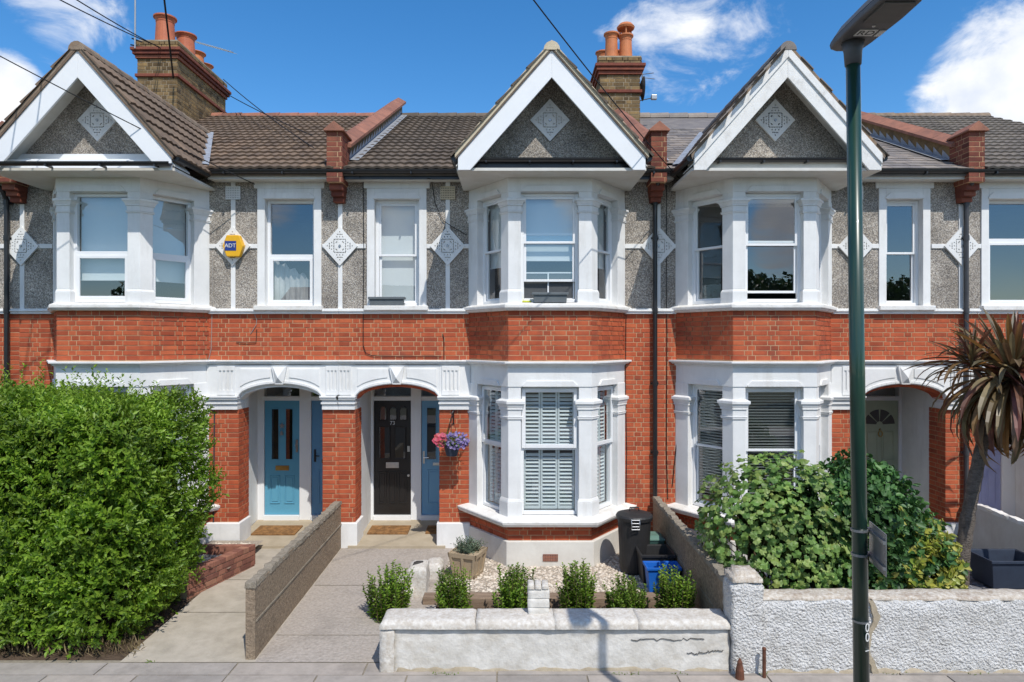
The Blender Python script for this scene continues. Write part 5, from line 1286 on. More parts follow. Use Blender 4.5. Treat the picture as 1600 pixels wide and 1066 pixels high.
# square planter with a grey-leaved plant
def leaves(name, mname, pos, dirs, nrm, ln, wd, parent, fold=.25, hexa=False):
    """many small folded leaves in one mesh"""
    pos, dirs, nrm = (np.asarray(a, float) for a in (pos, dirs, nrm)); n = len(pos)
    dirs /= np.linalg.norm(dirs, axis=1, keepdims=True) + 1e-9
    side = np.cross(dirs, nrm); side /= np.linalg.norm(side, axis=1, keepdims=True) + 1e-9
    nn = np.cross(side, dirs)
    ln = np.broadcast_to(np.asarray(ln, float), (n,))[:, None]; wd = np.broadcast_to(np.asarray(wd, float), (n,))[:, None]
    base = pos; tip = pos + dirs * ln - nn * ln * .12
    if not hexa:
        mid = pos + dirs * ln * .48
        l = mid + side * wd * .5 + nn * wd * fold; r = mid - side * wd * .5 + nn * wd * fold
        V = np.stack([base, r, tip, l], 1).reshape(-1, 3); k = 4; ft = np.array([[0, 1, 2], [0, 2, 3]])
    else:
        q = [base]
        for f_, w_ in ((.3, .46), (.68, .42)):
            mid = pos + dirs * ln * f_; q += [mid - side * wd * w_ + nn * wd * fold, mid + side * wd * w_ + nn * wd * fold]
        q.append(tip); V = np.stack(q, 1).reshape(-1, 3); k = 6; ft = np.array([[0, 1, 5], [1, 3, 5], [0, 5, 2], [2, 5, 4]])
    Fa = (np.arange(n)[:, None, None] * k + ft[None]).reshape(-1, 3)
    me = bpy.data.meshes.new(name); me.vertices.add(len(V)); me.vertices.foreach_set('co', V.ravel())
    me.loops.add(Fa.size); me.loops.foreach_set('vertex_index', Fa.ravel().astype(np.int32)); me.polygons.add(len(Fa))
    me.polygons.foreach_set('loop_start', np.arange(0, Fa.size, 3, dtype=np.int32)); me.polygons.foreach_set('loop_total', np.full(len(Fa), 3, np.int32))
    me.update(calc_edges=True); me.validate(); me.materials.append(M[mname])
    o = bpy.data.objects.new(name, me); COL.objects.link(o); attach(o, parent); return o
rg = np.random.default_rng(21)
def sprigs(anchor, outward, nleaf, slen, lsize, updir=.5, spread=.9):
    """leaf pairs along short shoots: returns pos, dir, normal arrays"""
    n = len(anchor); out = np.asarray(outward, float); out = out / np.linalg.norm(out, axis=1, keepdims=True)
    ax = out + np.array((0, 0, updir)) + rg.normal(0, .35, (n, 3)); ax /= np.linalg.norm(ax, axis=1, keepdims=True)
    P, Dv, Nv, S = [], [], [], []
    for k in range(nleaf):
        t = (k + .5) / nleaf; p = np.asarray(anchor) + ax * (np.asarray(slen).reshape(-1, 1) * t)
        rad = rg.normal(0, 1, (n, 3)); rad -= ax * (rad * ax).sum(1, keepdims=True); rad /= np.linalg.norm(rad, axis=1, keepdims=True)
        d_ = rad * spread + ax * (.45 + .5 * t); P.append(p); Dv.append(d_); Nv.append(ax * .9 + rg.normal(0, .25, (n, 3)) - rad * .2); S.append(lsize * rg.uniform(.55, 1.35, n))
    return np.vstack(P), np.vstack(Dv), np.vstack(Nv), np.concatenate(S)

pl = thing('square_planter', (-.62, 9.35, -.02), 'square wooden planter with panelled sides beside the bay plinth', 'planter')
ang = R(-20); px_, py_ = -.62, 9.36; ux = Vector((math.cos(ang), math.sin(ang), 0)); uy = Vector((-math.sin(ang), math.cos(ang), 0))
def rp(a, b, c): return Vector((px_, py_, -.02)) + ux * a + uy * b + UP * c
m = MB(); hb, ht, h = .15, .20, .34
m.quadbox([rp(-hb, -hb, 0), rp(hb, -hb, 0), rp(hb, hb, 0), rp(-hb, hb, 0), rp(-ht + .01, -ht + .01, h), rp(ht - .01, -ht + .01, h), rp(ht - .01, ht - .01, h), rp(-ht + .01, ht - .01, h)]); m.build('tub', 'planter_wood', pl)
for sx, sy in ((0, -1), (1, 0), (0, 1), (-1, 0)):
    t = MB()
    for c0, c1 in ((.0, .05), (.29, .35)):
        e0 = hb + (ht - hb) * c0 / h; e1 = hb + (ht - hb) * c1 / h; q = .014
        f = lambda a, o_, c, e: rp(a if sy else sx * (e + o_), sy * (e + o_) if sy else a, c)
        t.quadbox([f(-e0 - q, -.005, c0, e0), f(e0 + q, -.005, c0, e0), f(e0 + q, q, c0, e0), f(-e0 - q, q, c0, e0), f(-e1 - q, -.005, c1, e1), f(e1 + q, -.005, c1, e1), f(e1 + q, q, c1, e1), f(-e1 - q, q, c1, e1)])
    for a_ in (-1, 0, 1):
        w_ = .03; e0, e1 = hb + (ht - hb) * .05 / h, hb + (ht - hb) * .29 / h
        a0, a1 = a_ * (e0 - w_ * .5), a_ * (e1 - w_ * .5)
        t.quadbox([f(a0 - w_ * .6, -.005, .05, e0), f(a0 + w_ * .6, -.005, .05, e0), f(a0 + w_ * .6, q, .05, e0), f(a0 - w_ * .6, q, .05, e0), f(a1 - w_ * .6, -.005, .29, e1), f(a1 + w_ * .6, -.005, .29, e1), f(a1 + w_ * .6, q, .29, e1), f(a1 - w_ * .6, q, .29, e1)])
    t.build('side_frame', 'planter_wood', pl)
sheet('soil', 'soil', [rp(-.17, -.17, .335), rp(.17, -.17, .335), rp(.17, .17, .335), rp(-.17, .17, .335)], pl, None)
n = 170; a = rg.uniform(0, 6.28, n); r_ = np.sqrt(rg.uniform(0, 1, n)) * .14
anc = np.stack([px_ + r_ * np.cos(a), py_ + r_ * np.sin(a), np.full(n, .30)], 1); outw = np.stack([np.cos(a) * r_ * 4, np.sin(a) * r_ * 4, np.full(n, .8)], 1)
P, Dv, Nv, S = sprigs(anc, outw, 7, rg.uniform(.1, .2, n), .045, .6)
lv = thing('lavender_plant', (px_, py_, .31), 'small grey-green bushy plant growing in the square planter', 'plant')
leaves('foliage', 'leaf_lavender', P, Dv, Nv, S, S * .25, lv); 

# dustbin, recycling boxes, caddy, empty tub
bc_ = (wx(991, 9.5), 9.5, -.01); db = thing('dustbin', bc_, 'round black dustbin with wire-handled lid beside the black downpipe', 'dustbin')
MB().lathe([(.19, 0), (.2, .02), (.235, .74), (.245, .75), (.245, .78), (.22, .78), (.21, .1), (.001, .09)], bc_, 28).build('body', 'bin_black', db, smooth=False)
MB().lathe([(.256, .745), (.262, .79), (.245, .815), (.15, .845), (.001, .86)], bc_, 28).build('lid', 'bin_black', db)
MB().tube([(bc_[0] - .07, bc_[1], bc_[2] + .845), (bc_[0] - .06, bc_[1], bc_[2] + .90), (bc_[0] + .06, bc_[1], bc_[2] + .90), (bc_[0] + .07, bc_[1], bc_[2] + .845)], .011, 8).build('lid_handle', 'bin_black', db)
for sd in (-1,):
    fb_ = frame((bc_[0] - .03, bc_[1] - .262, bc_[2]), (1, 0, 0), (0, -1, 0)); t = MB()
    for a0 in (-.055, .055): t.tube([fb_(a0, .0, .80), fb_(a0, .025, .74), fb_(a0, .01, .66)], .008, 6)
    for c in (.79, .745, .70, .66): t.tube([fb_(-.055, .016, c), fb_(.055, .016, c)], .008, 6)
    t.build('side_handle', 'steel', db)
trough('recycling_box', 1.74, 2.18, 8.91, 9.36, .0, .40, 'box_black', 'open black recycling box between the dustbin and the blue box', 'box', .03)
trough('recycling_box', 1.76, 2.18, 8.61, 8.86, .0, .33, 'box_blue', 'open blue recycling box against the brown concrete wall', 'box', .03)
gc = thing('food_caddy', (2.06, 9.68, 0), 'small green lidded food caddy wedged behind the black recycling box', 'caddy')
MB().prism([(1.95, 9.56), (2.17, 9.56), (2.17, 9.86), (1.95, 9.86)], .0, .40, [(1.93, 9.54), (2.19, 9.54), (2.19, 9.88), (1.93, 9.88)]).build('body', 'box_green_dark', gc, bevel=.01)
MB().prism([(1.92, 9.53), (2.20, 9.53), (2.20, 9.89), (1.92, 9.89)], .401, .425).prism([(1.93, 9.54), (2.19, 9.54), (2.19, 9.88), (1.93, 9.88)], 425e-3, .46, [(1.98, 9.60), (2.14, 9.60), (2.14, 9.82), (1.98, 9.82)]).build('lid', 'box_green', gc, bevel=.006)
trough('plant_trough', 6.30, 6.98, 8.72, 9.22, .0, .38, 'pot_navy', 'empty dark grey plant trough on the slate chippings by the cordyline trunk', 'planter', .05)

# ------------------------------------------------------------------ planting
def shell_points(n, fn, rr=rg): return fn(n)
hd = thing('privet_hedge', (-6.0, 8.4, -.1), 'tall bright green privet hedge filling the garden in front of the left bay', 'hedge')
HX0, HX1, HY0, HY1, HZ = -9.9, -4.12, 7.06, 9.15, 2.58
from mathutils import noise
def hedge_surface(n):
    # points on front, top and right faces of a bulging block with rounded shoulders
    P = []; O = []
    fa_ = np.array([(HX1 - HX0) * HZ, (HX1 - HX0) * (HY1 - HY0), (HY1 - HY0) * HZ]); fa_ = fa_ / fa_.sum()
    for _ in range(n):
        f = rg.choice(3, p=fa_); u, v = rg.uniform(0, 1, 2)
        if f == 0: s = np.array((u * 2 - 1, -1, v * 2 - 1))
        elif f == 1: s = np.array((u * 2 - 1, v * 2 - 1, 1))
        else: s = np.array((1, u * 2 - 1, v * 2 - 1))
        q = s.copy(); e = 7.0
        k = (np.abs(q) ** e).sum() ** (1 / e); q = q / k
        c = np.array(((HX0 + HX1) / 2, (HY0 + HY1) / 2, HZ / 2)); h = np.array(((HX1 - HX0) / 2, (HY1 - HY0) / 2, HZ / 2))
        if q[2] < -.2: h = h * np.array((1, .96 + .04, 1))
        p = c + q * h
        d_ = .22 * noise.noise(Vector(p) * 1.2) + .14 * noise.noise(Vector(p) * 3.1)
        g_ = np.sign(q) * np.abs(q) ** (e - 1) / h; g_ /= np.linalg.norm(g_)
        p = p + g_ * d_ + np.array((0, 0, -.10))
        # the right end leans back with height below the crown and narrows at the foot
        if p[2] < .9 and q[0] > .3: p[0] -= (.9 - p[2]) * .12
        P.append(p); O.append(g_)
    return np.array(P), np.array(O)
P0, O0 = hedge_surface(9500)
P0 -= O0 * rg.uniform(-.02, .16, (len(P0), 1))
P, Dv, Nv, S = sprigs(P0, O0 * .75, 9, rg.uniform(.1, .24, len(P0)), .062, .7)
leaves('foliage', 'leaf_privet', P, Dv, Nv, S, S * .48, hd)
P0, O0 = hedge_surface(4200); P0 -= O0 * rg.uniform(.14, .40, (len(P0), 1))
P, Dv, Nv, S = sprigs(P0, O0 * .75, 7, rg.uniform(.1, .2, len(P0)), .07, .6); leaves('inner_foliage', 'leaf_privet', P, Dv, Nv, S, S * .5, hd)
P1, O1 = hedge_surface(1500); tk = (P1[:, 2] > 1.9) | (rg.uniform(0, 1, len(P1)) < .35); P1, O1 = P1[tk], O1[tk]
P, Dv, Nv, S = sprigs(P1, O1 * .8, 8, rg.uniform(.12, .2, len(P1)), .05, .9, .7); leaves('young_shoots', 'leaf_tip', P, Dv, Nv, S, S * .45, hd)
P1, O1 = hedge_surface(2600); tk = (O1[:, 2] > .7) & (P1[:, 1] < 8.6); P1 = P1[tk][:330]
stem = MB()
ln = rg.uniform(.10, .50, len(P1)) ** 1.0; P, Dv, Nv, S = sprigs(P1, np.tile((0, 0, 1.), (len(P1), 1)), 15, ln, .052, 1.4, .8); leaves('top_shoots', 'leaf_tip', P, Dv, Nv, S, S * .45, hd)
# solid dark green core that blocks the view through the leaves
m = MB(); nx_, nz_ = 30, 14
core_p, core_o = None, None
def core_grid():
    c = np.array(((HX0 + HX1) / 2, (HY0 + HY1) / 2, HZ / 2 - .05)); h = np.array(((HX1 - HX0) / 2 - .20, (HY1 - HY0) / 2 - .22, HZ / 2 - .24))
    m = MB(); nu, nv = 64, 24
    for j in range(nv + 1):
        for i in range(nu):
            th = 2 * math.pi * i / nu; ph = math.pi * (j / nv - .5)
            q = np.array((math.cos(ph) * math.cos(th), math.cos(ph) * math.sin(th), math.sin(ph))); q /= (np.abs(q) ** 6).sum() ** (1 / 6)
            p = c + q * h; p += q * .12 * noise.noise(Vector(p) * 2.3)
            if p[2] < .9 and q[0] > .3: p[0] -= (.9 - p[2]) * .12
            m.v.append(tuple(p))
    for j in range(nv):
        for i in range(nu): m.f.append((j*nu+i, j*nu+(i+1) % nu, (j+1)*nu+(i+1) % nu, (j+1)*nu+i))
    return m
core_grid().build('dark_core', 'foliage_core', hd, smooth=True)
st = MB()
for i in range(24):
    x = rg.uniform(HX0 + .3, HX1 - .75); y = rg.uniform(HY0 + .15, HY0 + .6); st.tube([(x, y, -.15), (x + rg.uniform(-.1, .1), y + .1, .35), (x + rg.uniform(-.2, .2), y + .25, .9)], [.028, .022, .012], 6)
st.build('stems', 'stem', hd)
# weeds in the joints at the foot of the walls
nw = 420; xw = np.concatenate([rg.uniform(-1.2, 2.2, nw // 2), rg.uniform(2.4, 6.5, nw // 4), rg.uniform(-4.1, -2.9, nw // 4)]); keepw = np.array([noise.noise(Vector((a_ * 2.2, 3, 1))) > .12 for a_ in xw]); xw = xw[keepw]; nw = len(xw)
wd_ = leaves('weeds', 'leaf_box', np.stack([xw, np.where(xw < -2.8, 6.95, 6.70) + rg.uniform(-.02, .02, nw), np.full(nw, -.088)], 1), np.stack([rg.normal(0, .8, nw), rg.normal(-.5, .4, nw), np.full(nw, .8)], 1), rg.normal(0, 1, (nw, 3)), rg.uniform(.015, .05, nw), .012, None)
tag(wd_, 'tiny green weeds along the foot of the front walls', 'weeds', kind='stuff')
# dry grass tufts along the hedge foot
n = 700; x = rg.uniform(-8.6, -4.0, n); y = 7.12 + rg.uniform(-.08, .22, n)
gr = leaves('grass_tufts', 'leaf_dry', np.stack([x, y, np.full(n, -.09)], 1), np.stack([rg.normal(0, .5, n), rg.normal(-.2, .4, n), np.ones(n)], 1), rg.normal(0, 1, (n, 3)), rg.uniform(.06, .2, n), .008, None)
tag(gr, 'dry straw-coloured grass along the foot of the hedge', 'grass', kind='stuff')

SHR = [(608, 8.0, .27, .60, 'bright green small shrub at the wall end beside the path'), (718, 7.9, .20, .58, 'small upright shrub in the bed next to the one by the path'), (801, 7.9, .22, .62, 'small upright shrub just to the path side of the white block pier'),
       (903, 7.9, .22, .62, 'small upright shrub just beyond the white block pier before the air brick'), (978, 7.9, .26, .50, 'low spreading small shrub between the pier shrub and the blue-box shrub'), (1053, 7.85, .25, .60, 'small upright shrub hiding the blue recycling box')]
for px, y, r_, h, lab in SHR:
    x = wx(px, y); t = thing('small_shrub', (x, y, -.13), lab, 'shrub', 'small shrubs planted behind the front wall')
    n = 74; r_ *= 1.14 * rg.uniform(.92, 1.08); h *= rg.uniform(1.02, 1.14); lean = rg.normal(0, .05, 2); a = rg.uniform(0, 6.28, n); q = np.sqrt(rg.uniform(.0, 1, n)) * r_ * .72
    base = np.stack([x + q * np.cos(a) * .8, y + q * np.sin(a) * .8, np.full(n, -.13)], 1); hh = h * 1.12 * rg.uniform(.62, 1.08, n) * (1.08 - .3 * q / r_)
    top = base + np.stack([q * np.cos(a) * .45 + rg.normal(0, .03, n) + lean[0], q * np.sin(a) * .45 + lean[1], hh], 1)
    sm = MB(); PP, DD, NN, SS = [], [], [], []
    for i in range(n):
        sm.tube([base[i], (base[i] * .5 + top[i] * .5), top[i]], [.006, .005, .002], 4, False)
        for k in range(44):
            tt = .08 + .92 * (k / 44); p = base[i] + (top[i] - base[i]) * tt + rg.normal(0, .006, 3); th = k * 2.4 + i; d_ = np.array((math.cos(th), math.sin(th), .25 + .6 * tt ** 2))
            PP.append(p); DD.append(d_); NN.append((-math.cos(th) * .3 + rg.normal(0, .3), -math.sin(th) * .3 + rg.normal(0, .3), 1)); SS.append(.050 * rg.uniform(.7, 1.2) * (1.0 - .3 * tt ** 4))
    SS = np.array(SS); leaves('foliage', 'leaf_box', PP, DD, NN, SS, SS * .56, t, .15, True); sm.build('stems', 'stem', t)

# the leafy vine-leaved shrub and the euonymus over the roughcast wall
def vine_leaf():
    m = MB(); out = []
    for k in range(15):
        a = -math.pi / 2 + 2 * math.pi * k / 15; lobes = [1.0, .84, .95, .76, .97, .80, .92, .78, .92, .80, .97, .76, .95, .84][k % 14] if k else .35
        out.append((lobes * .5 * math.sin(a + math.pi / 2 + math.pi) if False else lobes * .5 * math.cos(a), .42 + lobes * .5 * math.sin(a), .07 * math.cos(3 * a) - .10 * lobes))
    m.v = [(0, .42, 0)] + out; m.f = [(0, 1 + k, 1 + (k + 1) % 15) for k in range(15)]
    return m.mesh('leaf', 'leaf_vine')
VL = vine_leaf()
def mound(n, c, h, e=2.6, front=True):
    P = []; O = []
    while len(P) < n:
        s = rg.normal(0, 1, 3)
        if s[1] > .35 and rg.uniform() < .8: continue
        if s[2] < -.9: continue
        s /= np.linalg.norm(s); k = (np.abs(s) ** e).sum() ** (1 / e); q = s / k; p = np.array(c) + q * np.array(h)
        p += s * (.16 * noise.noise(Vector(p) * 1.7) + .07 * noise.noise(Vector(p) * 5))
        P.append(p); O.append(q / np.array(h) / np.linalg.norm(q / np.array(h)))
    return np.array(P), np.array(O)
vs_ = thing('vine_shrub', (3.0, 7.75, 0), 'shrub with large pale lobed leaves behind the roughcast wall beside the concrete divider', 'shrub')
VC, VH = (3.12, 7.85, .97), (.86, .78, .90)
P, O = mound(2300, VC, VH); P -= O * rg.uniform(-.03, .22, (len(P), 1))
order = np.argsort(P[:, 1] - O[:, 1] * -.0); big = 300
def place_leaf(p, o, size):
    nrm = Vector(o) * .9 + Vector((0, -.15, .55)) + Vector(rg.normal(0, .38, 3)); nrm.normalize()
    d_ = Vector((0, 0, -1)) + Vector(rg.normal(0, .55, 3)) + Vector(o) * .5; d_ = (d_ - nrm * d_.dot(nrm)).normalized(); s_ = d_.cross(nrm)
    return basis(p, s_ * size, d_ * size, nrm * size)
mats = [place_leaf(P[i], O[i], rg.uniform(.05, .12)) for i in order]
for i in range(300): instance('leaf', VL, vs_, mats[i])
Vv = np.array([v.co for v in VL.vertices]); Vf = np.array([list(p.vertices) for p in VL.polygons]); allv = []; allf = []
for k, mt in enumerate(mats[300:]):
    A = np.array(mt); allv.append(Vv @ A[:3, :3].T + A[:3, 3]); allf.append(Vf + k * len(Vv))
me = bpy.data.meshes.new('leaf_mass'); me.from_pydata(np.vstack(allv).tolist(), [], np.vstack(allf).tolist()); me.materials.append(M['leaf_vine'])
o = bpy.data.objects.new('leaf_mass', me); COL.objects.link(o); attach(o, vs_); tag(o, kind='stuff')
m = MB()
for i in range(46):
    a = rg.uniform(0, 6.28); b = np.array((3.0 + .3 * math.cos(a), 7.8 + .25 * math.sin(a), -.05)); q = P[rg.integers(len(P))]
    mid = b * .45 + q * .55 + np.array((0, 0, .15)) + rg.normal(0, .05, 3); m.tube([b, mid, q], [.013, .009, .003], 5, False)
m.build('branches', 'stem', vs_)
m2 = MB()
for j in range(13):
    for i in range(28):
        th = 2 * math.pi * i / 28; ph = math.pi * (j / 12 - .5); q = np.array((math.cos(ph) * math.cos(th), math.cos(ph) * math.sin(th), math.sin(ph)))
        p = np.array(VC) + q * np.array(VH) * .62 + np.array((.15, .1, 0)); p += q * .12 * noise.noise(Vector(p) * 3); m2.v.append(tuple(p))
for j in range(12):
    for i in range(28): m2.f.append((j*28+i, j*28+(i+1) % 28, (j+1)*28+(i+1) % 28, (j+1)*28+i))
m2.build('dark_core', 'foliage_core', vs_, smooth=True)  # solid dark core filling the gaps between leaves
eu = thing('euonymus_shrub', (4.4, 7.6, 0), 'dense dark glossy evergreen shrub with yellow-edged leaves beside the cordyline', 'shrub')
PE, OE = [], []
for c, h, n in (((4.02, 7.85, .88), (.62, .70, .88), 1250), ((4.45, 7.75, .62), (.52, .66, .66), 1000), ((4.2, 7.5, .38), (.72, .5, .5), 700)):
    P, O = mound(n, c, h, 2.4); P -= O * rg.uniform(-.02, .14, (n, 1)); PE.append(P); OE.append(O)
PE, OE = np.vstack(PE), np.vstack(OE)
yel = np.clip((PE[:, 0] - 3.66) * .9 + (.85 - PE[:, 2]) * .9 + rg.normal(0, .36, len(PE)), 0, 1) > .74
for sel, nm, mm in ((~yel, 'foliage', 'leaf_euonymus'), (yel, 'variegated_foliage', 'leaf_variegated')):
    P, Dv, Nv, S = sprigs(PE[sel], OE[sel], 6, rg.uniform(.05, .12, sel.sum()), .075, .25, 1.1); leaves(nm, mm, P, Dv, Nv, S, S * .62, eu, .15, True)
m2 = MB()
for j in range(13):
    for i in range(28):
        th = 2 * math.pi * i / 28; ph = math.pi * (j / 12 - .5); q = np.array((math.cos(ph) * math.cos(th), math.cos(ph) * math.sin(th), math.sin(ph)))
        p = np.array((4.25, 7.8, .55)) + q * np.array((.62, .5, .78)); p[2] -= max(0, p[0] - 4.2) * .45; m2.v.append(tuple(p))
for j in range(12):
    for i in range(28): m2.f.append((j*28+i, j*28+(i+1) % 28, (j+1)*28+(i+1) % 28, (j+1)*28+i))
m2.build('dark_core', 'foliage_core', eu, smooth=True)  # solid dark lump behind the euonymus leaves

# cordyline: leaning ringed trunk, strap leaves each its own piece
ct = thing('cordyline_tree', (6.12, 9.0, 0), 'cordyline palm with leaning grey trunk and bronze strap leaves', 'tree')
tp = [(6.08, 9.0, -.05), (6.10, 9.0, .4), (6.17, 9.0, .9), (6.25, 8.98, 1.4), (6.33, 8.95, 1.9), (6.42, 8.9, 2.35), (6.50, 8.88, 2.65)]
pts = []; rad = []
for i in range(len(tp) - 1):
    for k in range(8):
        t = k / 8; p = Vector(tp[i]).lerp(Vector(tp[i+1]), t); pts.append(p); rad.append((.095 - .03 * (i + t) / 6) + rg.uniform(-.006, .008))
MB().tube(pts, rad, 16).build('trunk', 'bark', ct, smooth=True)
def strap(droop, L=1.0, w=.048):
    m = MB(); n = 8; p = Vector((0, 0, 0)); a = 0.
    for i in range(n + 1):
        t = i / n; ww = w * (.55 + .9 * t) * (1 - t) ** .45 if t > .25 else w * (.45 + 1.1 * t); ww = max(ww, .002)
        d_ = Vector((math.cos(a), 0, math.sin(a))); nr = Vector((-math.sin(a), 0, math.cos(a)))
        m.v += [tuple(p + Vector((0, ww, 0)) + nr * ww * .5), tuple(p), tuple(p + Vector((0, -ww, 0)) + nr * ww * .5)]
        p = p + d_ * L / n; a -= droop / n * (1.4 * t + .3)
    for i in range(n): m.f += [(3*i, 3*i+1, 3*i+4, 3*i+3), (3*i+1, 3*i+2, 3*i+5, 3*i+4)]
    return m
STR = [strap(d_).mesh('leaf', 'leaf_cordyline') for d_ in (.15, .45, .9, 1.5, 2.1)]
STD = [strap(d_).mesh('leaf', 'leaf_dry') for d_ in (1.2, 1.9)]
def rosette(c, n, el0, el1, size, dry=0.):
    for i in range(n):
        az = i * 2.39996 + rg.normal(0, .2); t = (i + .5) / n; el = el1 + (el0 - el1) * t + rg.normal(0, .1)
        k = 0 if el > 1.0 else 1 if el > .55 else 2 if el > .1 else 3 if el > -.3 else 4
        me = STR[k] if rg.uniform() > dry else STD[rg.integers(2)]
        L_ = size * rg.uniform(.75, 1.15) * (1 - .28 * max(el, 0) / 1.3)
        d_ = Vector((math.cos(az) * math.cos(el), math.sin(az) * math.cos(el), math.sin(el))); s_ = UP.cross(d_).normalized(); nn = d_.cross(s_)
        instance('leaf', me, ct, basis(Vector(c) + d_ * .05 + Vector((0, 0, rg.uniform(-.12, .05))), d_ * L_, s_ * L_, nn * L_))
rosette((6.66, 8.85, 2.82), 210, 1.35, -.95, 1.20, .06)
rosette((6.20, 8.95, 2.96), 75, 1.4, -.3, .66, .05)
rosette((6.62, 8.88, 2.72), 110, -.2, -1.3, .90, .35)
MB().tube([(6.50, 8.88, 2.6), (6.58, 8.86, 2.74), (6.66, 8.85, 2.88)], [.085, .075, .05], 10).tube([(6.46, 8.9, 2.55), (6.29, 8.94, 2.75), (6.20, 8.95, 3.0)], [.07, .05, .03], 10).build('branch', 'bark', ct, smooth=True)

# hanging basket
hx, hy, hz = wx(706, 10.28), 10.28, wz(712, 10.28)
hb_ = thing('hanging_basket', (hx, hy, hz), 'hanging basket of pink and purple flowers on the brick pier', 'hanging basket')
MB().lathe([(.085, 0), (.13, .17), (.14, .175), (.14, .19), (.12, .19), (.11, .15), (.001, .15)], (hx, hy, hz), 20).build('pot', 'pot_navy', hb_)
m = MB().tube([(hx, D - .02, hz + .62), (hx, D - .10, hz + .66), (hx, hy, hz + .64)], .012, 6).tube([(hx, D - .022, hz + .45), (hx, D - .022, hz + .72)], .012, 6).tube([(hx, D - .03, hz + .48), (hx, D - .15, hz + .60), (hx, hy + .03, hz + .64)], .009, 6); m.build('bracket', 'gutter_black', hb_)
m = MB()
for k in range(3): a = k * 2.09 + .5; m.tube([(hx, hy, hz + .63), (hx + .13 * math.cos(a), hy + .13 * math.sin(a), hz + .19)], .004, 4)
m.build('chain', 'gutter_black', hb_)
n = 240; a = rg.uniform(0, 6.28, n); q = np.sqrt(rg.uniform(0, 1, n)); anc = np.stack([hx + .20 * q * np.cos(a), hy + .15 * q * np.sin(a), hz + .17 + rg.uniform(-.02, .14, n) * (1.1 - q)], 1)
outw = np.stack([np.cos(a) * q, np.sin(a) * q, np.full(n, .55)], 1); P, Dv, Nv, S = sprigs(anc, outw, 5, rg.uniform(.05, .14, n), .035, .2); leaves('foliage', 'leaf_box', P, Dv, Nv, S, S * .4, hb_)
def blooms(n, cx, cz, rx, rz, mm, nm, size):
    PP, DD, NN = [], [], []
    for i in range(n):
        a, q = rg.uniform(0, 6.28), math.sqrt(rg.uniform()); c = np.array((cx + rx * q * math.cos(a), hy - .10 - rg.uniform(0, .09), cz + rz * q * math.sin(a)))
        nr = np.array((rg.normal(0, .4), -1, rg.normal(.5, .4))); nr /= np.linalg.norm(nr); t = np.cross(nr, (0, 0, 1)); t /= np.linalg.norm(t); s_ = np.cross(nr, t); ph = rg.uniform(0, 6)
        for k in range(5): b = ph + k * 1.2566; PP.append(c); DD.append(t * math.cos(b) + s_ * math.sin(b) + nr * .25); NN.append(nr)
    leaves(nm, mm, PP, DD, NN, size, size * .95, hb_, .05, True)
blooms(44, hx - .16, hz + .26, .10, .09, 'petal_pink', 'pink_flowers', .040)
blooms(120, hx + .09, hz + .25, .19, .13, 'petal_purple', 'purple_flowers', .024)

# ------------------------------------------------------------------ street lamp
LX, LY = 2.125, 4.1
lamp = thing('street_lamp', (LX + .02, LY, -.09), 'dark green street lamp post with flat lantern head and strapped-on metal plate', 'street lamp')
def lp(z): return Vector((LX + .045 - .0135 * (z + .0), LY, z))
MB().tube([lp(-.11), lp(.9)], .068, 20).tube([lp(.9), lp(1.0)], [.068, .046], 20).tube([lp(1.0), lp(5.0)], [.046, .041], 20).build('pole', 'lamp_green', lamp, smooth=True)
MB().tube([lp(4.97), lp(5.05), lp(5.11)], [.047, .052, .066], 16).build('spigot', 'lamp_grey', lamp, smooth=True)
hc = lp(5.14)
hd2 = MB(); fl = frame((hc.x, hc.y, 5.11), (1, 0, 0), (0, -1, 0))
outl = [(-.105, -.02), (-.09, -.10), (-.04, -.13), (.06, -.13), (.11, -.10), (.12, .0), (.13, .3), (.12, .5), (.07, .56), (-.07, .56), (-.11, .5), (-.115, .3)]
poly = [tuple((fl.o + fl.u * a + fl.n * b).xy) for a, b in outl]
cxy = Vector((hc.x, hc.y - .3)); sh = lambda q: [tuple(cxy + (Vector(p) - cxy) * q) for p in poly]
hd2.prism(poly[::-1] if False else poly, 5.11, 5.145, sh(1.03)); hd2.prism(sh(1.03), 5.145, 5.20, sh(.8))
hd2.build('lantern_head', 'lamp_grey', lamp, bevel=.008)
MB().box(hc.x - .08, hc.x + .085, hc.y - .50, hc.y - .27, 5.100, 5.1095).build('lens', 'lamp_under', lamp)
MB().box(hc.x - .045, hc.x + .065, hc.y - .175, hc.y - .095, 5.106, 5.1095).build('label_plate', 'label_white', lamp)
fz_ = frame((hc.x + .024, hc.y - .125, 5.1055), (1, 0, 0), (0, 0, -1))
cu = bpy.data.curves.new('lettering', 'FONT'); cu.body = 'RD'; cu.size = .075; cu.extrude = .0003; cu.align_x = 'CENTER'; cu.align_y = 'CENTER'
t_ = bpy.data.objects.new('lettering', cu); COL.objects.link(t_); me = bpy.data.meshes.new_from_object(t_.evaluated_get(bpy.context.evaluated_depsgraph_get())); bpy.data.objects.remove(t_)
me.materials.clear(); me.materials.append(M['bin_black']); me.transform(Matrix(((1, 0, 0, hc.x + .010), (0, -1, 0, hc.y - .135), (0, 0, -1, 5.1052), (0, 0, 0, 1))))
o = bpy.data.objects.new('lettering', me); COL.objects.link(o); attach(o, lamp)
MB().box(hc.x + .08, hc.x + .115, hc.y - .165, hc.y - .09, 5.106, 5.1095).build('label_plate', 'label_white', lamp)
MB().lathe([(.001, 0), (.009, .0), (.009, .006)], (hc.x + .01, hc.y - .22, 5.104), 10).build('sensor', 'label_white', lamp)
